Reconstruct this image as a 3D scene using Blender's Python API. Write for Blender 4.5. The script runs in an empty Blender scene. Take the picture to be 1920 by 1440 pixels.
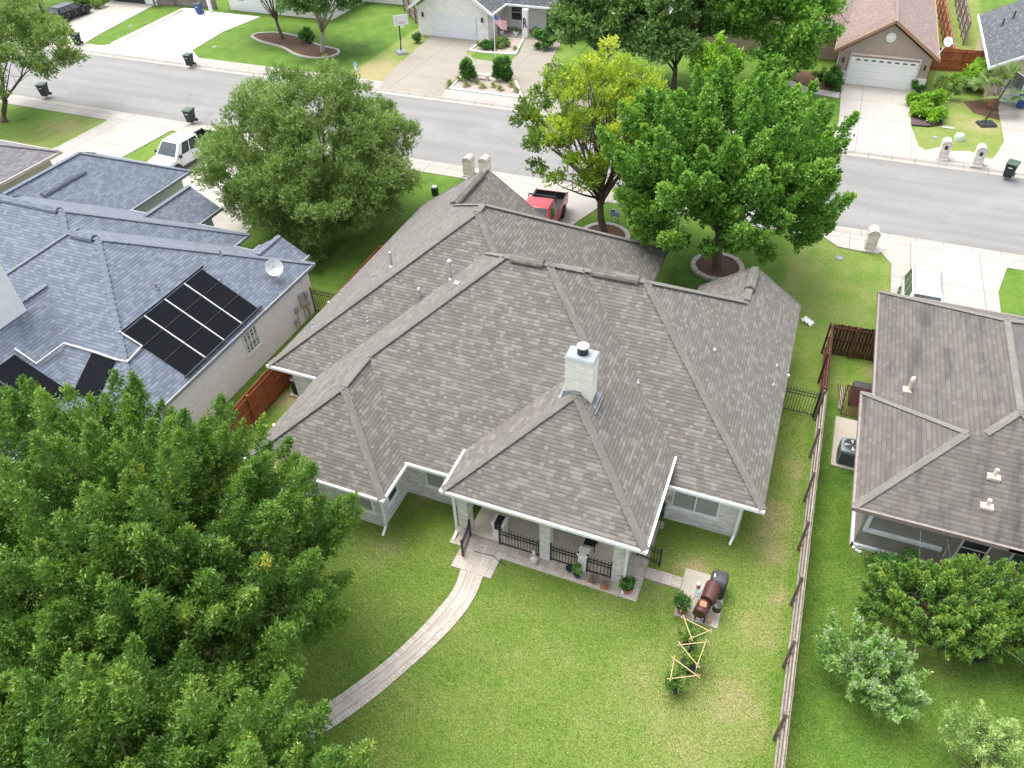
import bpy, math, random
import numpy as np
from mathutils import Vector, Matrix
random.seed(7)
rng = np.random.default_rng(11)
SC = bpy.context.scene
COL = SC.collection

# ------------------------------------------------------------------ camera
F_PX, PITCH, ROLL, YAW, CAM_H = 1404.08, math.radians(41.964), math.radians(-1.8256), math.radians(-22.70), 23.6
cp, sp = math.cos(PITCH), math.sin(PITCH)
_f = np.array([0, cp, -sp]); _u = np.array([0, sp, cp]); _r = np.array([1., 0, 0])
cr, sr = math.cos(ROLL), math.sin(ROLL)
_R = np.array([cr*_r+sr*_u, -sr*_r+cr*_u, _f])
cy, sy = math.cos(-YAW), math.sin(-YAW)
_R = _R @ np.array([[cy, -sy, 0], [sy, cy, 0], [0, 0, 1]]).T
def ray(px, py): return _R.T @ np.array([(px-960)/F_PX, -(py-720)/F_PX, 1.])
def P(px, py, z=0.):
    d = ray(px, py); t = (CAM_H-z)/-d[2]; return Vector((d[0]*t, d[1]*t, z))
cam_d = bpy.data.cameras.new("camera"); cam = bpy.data.objects.new("camera", cam_d); COL.objects.link(cam)
cam_d.sensor_width = 36; cam_d.lens = F_PX/1920*36; cam_d.clip_start = .5; cam_d.clip_end = 2000
m = Matrix(((_R[0][0], _R[1][0], -_R[2][0], 0), (_R[0][1], _R[1][1], -_R[2][1], 0), (_R[0][2], _R[1][2], -_R[2][2], CAM_H), (0, 0, 0, 1)))
cam.matrix_world = m
SC.camera = cam
SC.render.resolution_x, SC.render.resolution_y = 1024, 768

# ------------------------------------------------------------------ light
SUN_EL, SUN_AZ = math.radians(70), math.radians(-75)     # azimuth from +Y towards +X
SC.world = bpy.data.worlds.new("World"); SC.world.use_nodes = True
wn = SC.world.node_tree; bg = wn.nodes['Background']
sky = wn.nodes.new('ShaderNodeTexSky'); sky.sky_type = 'NISHITA'; sky.sun_disc = False
sky.sun_elevation = SUN_EL; sky.sun_rotation = SUN_AZ; sky.dust_density = 4; sky.air_density = 1.0; sky.ozone_density = 1
hs = wn.nodes.new('ShaderNodeHueSaturation'); hs.inputs['Saturation'].default_value = .38
wn.links.new(sky.outputs[0], hs.inputs['Color']); wn.links.new(hs.outputs[0], bg.inputs[0])
bg.inputs[1].default_value = 0.15
sl = bpy.data.lights.new("sun", 'SUN'); sl.energy = .85; sl.angle = math.radians(45); sl.color = (1, .965, .91)
so = bpy.data.objects.new("sun", sl); COL.objects.link(so)
sd = Vector((math.sin(SUN_AZ)*math.cos(SUN_EL), math.cos(SUN_AZ)*math.cos(SUN_EL), math.sin(SUN_EL)))
so.rotation_euler = sd.to_track_quat('Z', 'Y').to_euler(); so.location = (0, 0, 60)
SC.view_settings.view_transform = 'Standard'; SC.view_settings.look = 'None'
SC.view_settings.exposure = 1.52; SC.view_settings.gamma = 1
SC.render.engine = 'CYCLES'
SC.cycles.max_bounces = 7; SC.cycles.transparent_max_bounces = 6

# ------------------------------------------------------------------ materials
class NT:
    def __init__(s, name):
        s.m = bpy.data.materials.new(name); s.m.use_nodes = True; s.t = s.m.node_tree; s.b = s.t.nodes['Principled BSDF']
    def n(s, ty, ins=None, **kw):
        nd = s.t.nodes.new(ty)
        for k, v in kw.items(): setattr(nd, k, v)
        for k, v in (ins or {}).items(): s.set(nd.inputs[k], v)
        return nd
    def set(s, sock, v):
        if isinstance(v, bpy.types.NodeSocket): s.t.links.new(v, sock)
        else:
            if isinstance(v, (tuple, list)) and len(v) == 3 and sock.type == 'RGBA': v = (*v, 1)
            sock.default_value = v
    def ma(s, op, a, b=0., c=None):
        nd = s.n('ShaderNodeMath', operation=op); s.set(nd.inputs[0], a); s.set(nd.inputs[1], b)
        if c is not None: s.set(nd.inputs[2], c)
        return nd.outputs[0]
    def mix(s, f, a, b, bt='MIX'):
        nd = s.n('ShaderNodeMix', data_type='RGBA', blend_type=bt); s.set(nd.inputs[0], f); s.set(nd.inputs[6], a); s.set(nd.inputs[7], b)
        return nd.outputs[2]
    def uv(s):
        u = s.n('ShaderNodeUVMap', uv_map='UVMap'); x = s.n('ShaderNodeSeparateXYZ', {0: u.outputs[0]}); return u.outputs[0], x.outputs[0], x.outputs[1]
    def noise(s, vec, scale, detail=3, rough=.55, d='3D'):
        ins = {'Scale': scale, 'Detail': detail, 'Roughness': rough}
        nd = s.n('ShaderNodeTexNoise', ins)
        if vec is not None: s.set(nd.inputs['Vector'], vec)
        return nd.outputs['Fac']
    def white(s, a, b=0.):
        c = s.n('ShaderNodeCombineXYZ', {0: a, 1: b}); w = s.n('ShaderNodeTexWhiteNoise', noise_dimensions='3D'); s.set(w.inputs['Vector'], c.outputs[0]); return w.outputs['Value']
    def ramp(s, f, stops, interp='LINEAR'):
        nd = s.n('ShaderNodeValToRGB'); cr_ = nd.color_ramp; cr_.interpolation = interp
        while len(cr_.elements) < len(stops): cr_.elements.new(.5)
        for e, (p, c) in zip(cr_.elements, stops): e.position = p; e.color = (*c, 1)
        s.set(nd.inputs[0], f); return nd.outputs[0]
    def map(s, v, a, b, c, d):
        nd = s.n('ShaderNodeMapRange', {0: v, 1: a, 2: b, 3: c, 4: d}); return nd.outputs[0]
    def bump(s, h, strength=.5, dist=.02):
        nd = s.n('ShaderNodeBump', {'Strength': strength, 'Distance': dist, 'Height': h}); s.set(s.b.inputs['Normal'], nd.outputs[0])
    def col(s, c): s.set(s.b.inputs['Base Color'], c)
    def rough(s, v): s.set(s.b.inputs['Roughness'], v)
    def pos(s): return s.n('ShaderNodeNewGeometry').outputs['Position']

def sc3(c, k): return tuple(min(1, x*k) for x in c)
def M(name, c, rough=.6, var=.18, scale=6., bump=0., metal=0., fine=None):
    n = NT(name); p = n.pos(); f = n.noise(p, scale, 4)
    cc = n.mix(n.map(f, .3, .7, 0, 1), sc3(c, 1-var), sc3(c, 1+var))
    if fine: cc = n.mix(n.map(n.noise(p, fine, 2), .35, .65, 0, 1), cc, n.mix(1., cc, (.72, .72, .72), 'MULTIPLY'))
    n.col(cc); n.rough(rough); n.b.inputs['Metallic'].default_value = metal
    if bump: n.bump(n.noise(p, scale*6, 3), bump, .01)
    return n.m

def shingle(name, dark, mid, light, row=.145, tab=.30, streak=0., cap=False, contrast=1.):
    n = NT(name); uvv, u, v = n.uv()
    vr = n.ma('DIVIDE', v, row); r = n.ma('FLOOR', vr)
    off = n.ma('MULTIPLY', n.white(r, 3.7), 7.)
    uu = n.ma('DIVIDE', n.ma('ADD', u, off), tab)
    wob = n.ma('MULTIPLY', n.white(n.ma('FLOOR', uu), r), .55)
    c = n.ma('FLOOR', n.ma('ADD', uu, wob)); rnd = n.white(c, r)
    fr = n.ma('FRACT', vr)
    colr = n.ramp(rnd, [(0, dark), (.40, sc3(mid, .95)), (.62, sc3(mid, 1.08)), (.80, sc3(mid, 1.16)), (.82, light)], 'LINEAR')
    p = n.pos()
    big = n.noise(p, .45, 4); colr = n.mix(n.map(big, .35, .65, 0, .35), colr, n.mix(1., colr, (1.0, .955, .90), 'MULTIPLY'))
    big2 = n.noise(p, 1.7, 3); colr = n.mix(n.map(big2, .3, .7, 0, .3), colr, n.mix(1., colr, (.86, .9, .86), 'MULTIPLY'))
    gr = n.noise(p, 55, 2); colr = n.mix(n.map(gr, .35, .65, 0, .35), colr, n.mix(1., colr, (.72, .72, .72), 'MULTIPLY'))
    edge = n.ma('LESS_THAN', fr, .20)  # butt-edge shadow painted into the colour along the bottom of each shingle row
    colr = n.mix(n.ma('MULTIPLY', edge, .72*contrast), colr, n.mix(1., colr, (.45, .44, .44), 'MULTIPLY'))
    if streak:
        mp = n.n('ShaderNodeMapping', {0: p}); mp.inputs['Scale'].default_value = (1.6, .22, .5)
        s_ = n.noise(mp.outputs[0], 1.1, 5, .6); colr = n.mix(n.map(s_, .5, .68, 0, streak), colr, n.mix(1., colr, (.52, .53, .56), 'MULTIPLY'))
    n.col(colr); n.rough(.93); n.b.inputs['Specular IOR Level'].default_value = .25
    n.b.inputs['Sheen Weight'].default_value = .12; h = n.ma('ADD', n.ma('MULTIPLY', n.ma('SUBTRACT', 1., fr), 1.), n.ma('MULTIPLY', rnd, .5)); n.bump(h, .45, .018)
    return n.m

def brick(name, c, mortar, bw=.30, bh=.10, var=.25, stain=.25, stainc=(.45, .43, .42)):
    n = NT(name); uvv, u, v = n.uv()
    bt = n.n('ShaderNodeTexBrick', {'Vector': uvv, 'Color1': sc3(c, 1-var), 'Color2': sc3(c, 1+var*.5), 'Mortar': mortar, 'Scale': 1., 'Mortar Size': .008, 'Mortar Smooth': .3, 'Bias': .2, 'Brick Width': bw, 'Row Height': bh})
    p = n.pos(); s1 = n.noise(p, 2.2, 5, .65)
    mp = n.n('ShaderNodeMapping', {0: uvv}); mp.inputs['Scale'].default_value = (3.4, 11., 1)
    s2 = n.noise(mp.outputs[0], 1., 3, .6)
    f = n.ma('MULTIPLY', n.map(s1, .42, .66, 0, 1), n.map(s2, .42, .62, 0, stain*2.4))
    n.col(n.mix(f, bt.outputs['Color'], stainc)); n.rough(.85)
    n.bump(n.ma('SUBTRACT', 1., bt.outputs['Fac']), .5, .01); return n.m

def concrete(name, c, stain=.3, joint=0., tint=(.80, .77, .70)):
    n = NT(name); p = n.pos(); uvv, u, v = n.uv()
    a = n.noise(p, .35, 5, .6); b = n.noise(p, 2.3, 5, .65); g = n.noise(p, 40, 2)
    cc = n.mix(n.map(a, .35, .7, 0, stain), c, n.mix(1., c, tint, 'MULTIPLY'))
    cc = n.mix(n.map(b, .5, .75, 0, stain), cc, n.mix(1., cc, (.78, .76, .72), 'MULTIPLY'))
    cc = n.mix(n.map(g, .3, .7, 0, .2), cc, n.mix(1., cc, (.8, .8, .8), 'MULTIPLY'))
    if joint:
        du = n.ma('ABSOLUTE', n.ma('SUBTRACT', n.ma('FRACT', n.ma('DIVIDE', u, joint)), .5)); dv = n.ma('ABSOLUTE', n.ma('SUBTRACT', n.ma('FRACT', n.ma('DIVIDE', v, joint)), .5))
        w = .5-.025/joint
        j = n.ma('MAXIMUM', n.ma('GREATER_THAN', du, w), n.ma('GREATER_THAN', dv, w))
        cc = n.mix(n.ma('MULTIPLY', j, .8), cc, n.mix(1., cc, (.5, .47, .42), 'MULTIPLY'))
    n.col(cc); n.rough(.9); n.bump(g, .25, .006); return n.m

def pavers(name, mode):
    n = NT(name); uvv, u, v = n.uv(); s = .40
    fu = n.ma('FRACT', n.ma('DIVIDE', u, s)); fv = n.ma('FRACT', n.ma('DIVIDE', v, s)); iu = n.ma('FLOOR', n.ma('DIVIDE', u, s)); iv = n.ma('FLOOR', n.ma('DIVIDE', v, s))
    if mode == 'weave': par = n.ma('FRACT', n.ma('MULTIPLY', n.ma('ADD', iu, iv), .5)); sel = n.ma('GREATER_THAN', par, .25)
    else: # edge courses across, two centre courses lengthwise
        sel = n.ma('MULTIPLY', n.ma('GREATER_THAN', u, .27), n.ma('LESS_THAN', u, .67))
    a = n.ma('ADD', n.ma('MULTIPLY', sel, fu), n.ma('MULTIPLY', n.ma('SUBTRACT', 1., sel), fv))
    k = n.ma('MULTIPLY', a, 4.) if mode == 'weave' else n.ma('MULTIPLY', a, 4.)
    st = n.ma('FRACT', k); ik = n.ma('FLOOR', k)
    w1 = n.ma('LESS_THAN', st, .14)
    bu = n.ma('LESS_THAN', fu, .035); bv = n.ma('LESS_THAN', fv, .035)
    j = n.ma('MAXIMUM', w1, n.ma('MAXIMUM', bu, bv)) if mode == 'weave' else n.ma('MAXIMUM', w1, n.ma('MAXIMUM', n.ma('LESS_THAN', n.ma('ABSOLUTE', n.ma('SUBTRACT', u, .27)), .012), n.ma('LESS_THAN', n.ma('ABSOLUTE', n.ma('SUBTRACT', u, .67)), .012)))
    rnd = n.white(n.ma('ADD', n.ma('MULTIPLY', iu, 17.), ik), n.ma('ADD', iv, n.ma('MULTIPLY', sel, 31.)))
    c = n.ramp(rnd, [(0, (.43, .375, .325)), (.35, (.49, .435, .38)), (.7, (.53, .48, .425)), (.9, (.45, .41, .37))], 'CONSTANT')
    p = n.pos(); c = n.mix(n.map(n.noise(p, 1.3, 4), .4, .7, 0, .5), c, n.mix(1., c, (.8, .76, .7), 'MULTIPLY'))
    n.col(n.mix(n.ma('MULTIPLY', j, .75), c, (.17, .15, .12))); n.rough(.9); n.bump(n.ma('SUBTRACT', 1., j), .5, .008); return n.m

def asphalt():
    n = NT('asphalt'); p = n.pos(); mp = n.n('ShaderNodeMapping', {0: p}); mp.inputs['Scale'].default_value = (.12, 1.1, 1)
    s = n.noise(mp.outputs[0], .9, 5, .55); b = n.noise(p, .25, 4); g = n.noise(p, 26, 3)
    c = n.mix(n.map(s, .35, .65, 0, 1), (.19, .187, .181), (.228, .225, .218))
    c = n.mix(n.map(b, .55, .75, 0, .55), c, (.28, .276, .267)); c = n.mix(n.map(g, .3, .7, 0, .4), c, n.mix(1., c, (.72, .72, .72), 'MULTIPLY'))
    wv = n.n('ShaderNodeTexNoise', {'Vector': p, 'Scale': 1.3, 'Detail': 3.}); av = n.n('ShaderNodeVectorMath', {0: p, 1: wv.outputs['Color']}, operation='ADD')
    vo = n.n('ShaderNodeTexVoronoi', {'Vector': av.outputs[0], 'Scale': .16}, feature='DISTANCE_TO_EDGE')
    cr_ = n.ma('MULTIPLY', n.map(vo.outputs['Distance'], 0, .006, 1, 0), n.map(n.noise(p, .3, 2), .45, .6, 0, .5))
    c = n.mix(cr_, c, (.09, .088, .085)); sp_ = n.noise(p, 1.4, 2); c = n.mix(n.map(sp_, .68, .74, 0, .3), c, (.12, .118, .115))
    yy = n.n('ShaderNodeSeparateXYZ', {0: p}).outputs[1]; gd = n.ma('MULTIPLY', n.map(n.ma('ABSOLUTE', n.ma('SUBTRACT', yy, 49.5)), 4.3, 4.9, 0, .5), n.map(n.noise(p, .8, 4), .35, .6, 0, 1)); c = n.mix(gd, c, (.16, .15, .135))
    n.col(c); n.rough(.92); n.bump(g, .3, .006); return n.m

def grass():
    n = NT('lawn_grass'); p = n.pos(); at = n.n('ShaderNodeAttribute', attribute_name='dry').outputs['Fac']
    a = n.noise(p, .55, 5, .6); b = n.noise(p, 3.2, 4, .65); c = n.noise(p, 11, 4, .8)
    mp = n.n('ShaderNodeMapping', {0: p}); mp.inputs['Scale'].default_value = (1., .55, 1); mp.inputs['Rotation'].default_value = (0, 0, .5)
    d = n.noise(mp.outputs[0], 34, 3, .7)
    t = n.ma('ADD', at, n.ma('MULTIPLY', n.ma('SUBTRACT', a, .5), .75)); t = n.ma('ADD', t, n.ma('MULTIPLY', n.ma('SUBTRACT', b, .5), .42))
    t = n.ma('ADD', t, n.ma('MULTIPLY', n.ma('SUBTRACT', c, .5), .40)); t = n.ma('ADD', t, n.ma('MULTIPLY', n.ma('SUBTRACT', d, .5), .28))
    cc = n.ramp(t, [(0, (.066, .124, .024)), (.22, (.108, .195, .030)), (.46, (.166, .242, .048)), (.66, (.232, .266, .080)), (.95, (.37, .30, .165))])
    k = n.mix(n.map(d, .34, .66, 0, 1), (.42, .48, .40), (1.36, 1.32, 1.25)); cc = n.mix(1., cc, k, 'MULTIPLY')
    e_ = n.noise(p, 5.5, 3, .7); cc = n.mix(n.map(e_, .45, .62, 0, .55), cc, n.mix(1., cc, (.72, .90, .95), 'MULTIPLY')); k2 = n.mix(n.map(c, .35, .65, 0, 1), (.72, .76, .72), (1.14, 1.14, 1.1)); cc = n.mix(1., cc, k2, 'MULTIPLY')
    n.col(cc); n.rough(.9); n.b.inputs['Specular IOR Level'].default_value = .15; n.bump(n.ma('ADD', d, c), .7, .03); return n.m

def mulch(name='mulch', c1=(.10, .05, .03), c2=(.20, .11, .07), s=22):
    n = NT(name); p = n.pos(); v = n.n('ShaderNodeTexVoronoi', {'Vector': p, 'Scale': s}); w = n.noise(p, 9, 4, .8)
    c = n.mix(n.map(w, .3, .7, 0, 1), c1, c2); c = n.mix(.35, c, v.outputs['Color'], 'MULTIPLY'); n.col(c); n.rough(.95); n.bump(v.outputs['Distance'], 1., .03); return n.m

def wood(name, c1, c2, board=.14, vert=True):
    n = NT(name); uvv, u, v = n.uv(); a = u if vert else v
    i = n.ma('FLOOR', n.ma('DIVIDE', a, board)); fr = n.ma('FRACT', n.ma('DIVIDE', a, board)); r = n.white(i, 1.3)
    mp = n.n('ShaderNodeMapping', {0: uvv}); mp.inputs['Scale'].default_value = (9, 1.2, 1) if vert else (1.2, 9, 1)
    g = n.noise(mp.outputs[0], 2.5, 4, .6)
    c = n.mix(r, c1, c2); c = n.mix(n.map(g, .4, .65, 0, .7), c, n.mix(1., c, (.6, .58, .56), 'MULTIPLY'))
    n.col(n.mix(n.ma('LESS_THAN', fr, .09), c, n.mix(1., c, (.3, .28, .26), 'MULTIPLY'))); n.rough(.85); n.bump(n.ma('ADD', g, n.ma('GREATER_THAN', fr, .09)), .4, .01); return n.m

def leaf(name, stops, trans=.32, rough=.5):
    n = NT(name); at = n.n('ShaderNodeAttribute', attribute_name='tint').outputs['Fac']
    c = n.ramp(at, stops); n.col(c); n.rough(rough-.05); n.b.inputs['Specular IOR Level'].default_value = .5
    tr = n.n('ShaderNodeBsdfTranslucent', {'Color': n.mix(1., c, (1.25, 1.35, .7), 'MULTIPLY')})
    mx = n.n('ShaderNodeMixShader', {0: trans, 1: n.b.outputs[0], 2: tr.outputs[0]})
    n.t.links.new(mx.outputs[0], n.t.nodes['Material Output'].inputs[0]); return n.m

def glass(name, c=(.05, .06, .065), rough=.12):
    n = NT(name); p = n.pos(); n.col(n.mix(n.map(n.noise(p, 1.1, 2), .4, .6, 0, 1), sc3(c, .8), sc3(c, 1.3))); n.rough(rough); n.b.inputs['Specular IOR Level'].default_value = .6; return n.m

def paint(name, c, metal=0., rough=.32):
    n = NT(name); p = n.pos(); g = n.noise(p, 3, 3); n.col(n.mix(n.map(g, .3, .7, 0, .25), c, sc3(c, .78))); n.rough(n.map(g, .3, .7, rough*.8, rough*1.4)); n.b.inputs['Metallic'].default_value = metal
    n.b.inputs['Coat Weight'].default_value = .5 if max(c) > .1 else .12; n.b.inputs['Specular IOR Level'].default_value = .5 if max(c) > .1 else .3; n.b.inputs['Coat Roughness'].default_value = .12; return n.m

def doorm(name, c):
    n = NT(name); uvv, u, v = n.uv(); fr = n.ma('FRACT', n.ma('DIVIDE', v, .19)); f2_ = n.ma('FRACT', n.ma('DIVIDE', v, .57)); p = n.pos()
    cc = n.mix(n.ma('MULTIPLY', n.ma('LESS_THAN', fr, .14), .22), c, sc3(c, .45)); cc = n.mix(n.ma('MULTIPLY', n.ma('LESS_THAN', f2_, .06), .4), cc, sc3(c, .4))
    cc = n.mix(n.map(n.noise(p, 1.5, 4), .45, .7, 0, .25), cc, n.mix(1., cc, (.85, .84, .8), 'MULTIPLY')); n.col(cc); n.rough(.5); n.bump(fr, .4, .01); return n.m
MT = {}
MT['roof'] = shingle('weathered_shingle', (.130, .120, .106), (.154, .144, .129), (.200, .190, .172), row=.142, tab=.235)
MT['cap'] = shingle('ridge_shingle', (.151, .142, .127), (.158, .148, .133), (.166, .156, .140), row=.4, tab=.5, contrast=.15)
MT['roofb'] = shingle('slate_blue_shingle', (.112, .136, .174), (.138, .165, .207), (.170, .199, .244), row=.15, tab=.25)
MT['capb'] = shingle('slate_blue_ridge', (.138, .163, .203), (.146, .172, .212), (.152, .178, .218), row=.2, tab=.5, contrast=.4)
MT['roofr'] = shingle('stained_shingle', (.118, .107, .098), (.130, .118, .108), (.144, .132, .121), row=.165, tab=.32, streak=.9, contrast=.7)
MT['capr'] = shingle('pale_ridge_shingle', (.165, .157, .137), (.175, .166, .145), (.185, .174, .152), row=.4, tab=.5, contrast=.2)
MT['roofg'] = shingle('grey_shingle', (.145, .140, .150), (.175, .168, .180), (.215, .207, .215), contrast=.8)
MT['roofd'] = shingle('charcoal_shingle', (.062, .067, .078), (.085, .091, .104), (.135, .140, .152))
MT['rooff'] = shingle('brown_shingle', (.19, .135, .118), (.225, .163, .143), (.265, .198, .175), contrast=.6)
MT['white'] = M('white_trim', (.78, .79, .80), .5, .06, 3)
MT['brick'] = brick('white_brick', (.68, .655, .625), (.53, .50, .47), stain=.34)
MT['brick2'] = brick('limestone_brick', (.86, .815, .76), (.66, .62, .57), var=.12, stain=.16, stainc=(.58, .55, .5))
MT['brickL'] = brick('cream_brick', (.83, .87, .90), (.68, .70, .72), bw=.2, bh=.07, var=.1, stain=.08)
MT['stoneF'] = brick('pale_stone', (.82, .80, .77), (.68, .66, .63), bw=.45, bh=.25, var=.08, stain=.12, stainc=(.6, .5, .4))
MT['stucco'] = M('grey_stucco', (.34, .315, .29), .9, .12, 2.5, .4, fine=30)
MT['stuccoT'] = M('taupe_stucco', (.40, .31, .26), .9, .08, 2.5, .3)
MT['stuccoC'] = M('cream_stucco', (.62, .50, .38), .9, .08, 2.5, .3)
MT['tanwall'] = M('tan_siding', (.45, .40, .34), .85, .08, 2.5, .2)
MT['conc'] = concrete('pale_concrete', (.385, .365, .33), .6, 3.9)
MT['concj'] = concrete('jointed_concrete', (.385, .368, .335), .6, 3.6)
MT['concw'] = concrete('bright_concrete', (.56, .55, .525), .1, 0.)
MT['conct'] = concrete('tan_concrete', (.275, .25, .21), .5, 4.2)
MT['walk'] = concrete('sidewalk_concrete', (.35, .33, .30), .55, 1.5)
MT['slab'] = concrete('patio_concrete', (.80, .70, .56), .35, 0.)
MT['pad'] = concrete('pad_concrete', (.40, .37, .31), .5, 0.); MT['asphalt'] = asphalt(); MT['grass'] = grass(); MT['mulch'] = mulch(); MT['mulchp'] = mulch('purple_mulch', (.09, .055, .06), (.17, .11, .12))
MT['gravel'] = mulch('pink_gravel', (.38, .29, .25), (.60, .50, .44), 30)
MT['weave'] = pavers('woven_pavers', 'weave'); MT['pathp'] = pavers('path_pavers', 'path')
MT['stone'] = M('edging_stone', (.50, .46, .40), .9, .25, 7, .6, fine=20)
MT['lime'] = brick('limestone_block', (.66, .61, .54), (.44, .40, .34), bw=.3, bh=.15, stain=.2)
MT['iron'] = M('black_iron', (.022, .023, .026), .45, .2, 5)
MT['dark'] = M('dark_plastic', (.025, .025, .028), .5, .2, 4)
MT['bin'] = M('dark_green_plastic', (.018, .030, .026), .5, .25, 3)
MT['binlid'] = M('green_lid_plastic', (.045, .075, .05), .5, .2, 3)
MT['binblue'] = M('blue_plastic', (.02, .07, .22), .5, .2, 3)
MT['redfence'] = wood('red_cedar', (.30, .075, .028), (.42, .12, .045))
MT['brownfence'] = wood('dark_brown_boards', (.085, .028, .018), (.13, .045, .03))
MT['greyfence'] = wood('weathered_boards', (.235, .19, .16), (.33, .28, .24))
MT['rail'] = M('weathered_rail', (.32, .285, .24), .9, .2, 4, .4, fine=18)
MT['post'] = M('brown_post', (.20, .14, .11), .9, .3, 4, .4)
MT['fenceF'] = wood('orange_cedar', (.36, .15, .075), (.48, .22, .12))
MT['panel'] = M('solar_mat', (.010, .011, .014), .95, .25, 14); MT['panel'].node_tree.nodes['Principled BSDF'].inputs['Specular IOR Level'].default_value = .05
MT['pipe'] = M('white_pipe', (.58, .58, .56), .5, .15, 5)
MT['metal'] = M('galvanised_metal', (.40, .42, .43), .5, .15, 5, metal=.15)
MT['lead'] = M('lead_flashing', (.20, .22, .23), .6, .2, 5)
MT['bark'] = M('bark', (.13, .095, .07), .95, .35, 9, .9, fine=30)
MT['barkp'] = M('pale_bark', (.34, .30, .25), .95, .3, 9, .8, fine=30)
MT['glass'] = glass('window_glass'); MT['screen'] = M('window_screen', (.30, .315, .29), .7, .1, 3)
MT['cglass'] = glass('car_glass', (.05, .06, .062), .04)
MT['tyre'] = M('tyre_rubber', (.022, .022, .022), .8, .2, 8); MT['rim'] = M('alloy', (.5, .5, .5), .3, .1, 5, metal=.7)
MT['terracotta'] = M('terracotta', (.33, .13, .07), .8, .2, 9); MT['soil'] = mulch('soil', (.03, .022, .016), (.06, .045, .03))
MT['navy'] = M('navy_glaze', (.02, .045, .10), .3, .25, 8)
MT['acg'] = M('ac_grey', (.17, .21, .21), .5, .12, 5); MT['acd'] = M('ac_dark', (.03, .035, .035), .5, .2, 12)
MT['bamboo'] = M('bamboo', (.52, .40, .21), .6, .2, 10); MT['smoker'] = M('maroon_enamel', (.075, .026, .022), .38, .3, 5)
MT['cover'] = M('black_cover', (.045, .047, .052), .6, .25, 4, .4); MT['rust'] = M('rusty_metal', (.36, .17, .09), .8, .25, 9)
MT['redp'] = M('red_plastic', (.55, .02, .02), .5, .1, 5); MT['garage'] = doorm('garage_white', (.74, .76, .78))
MT['garagew'] = doorm('garage_cream', (.78, .78, .75))
MT['dish'] = M('dish_grey', (.50, .52, .52), .6, .1, 5); MT['orange'] = M('orange_trim', (.34, .19, .11), .6, .12, 4)

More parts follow.
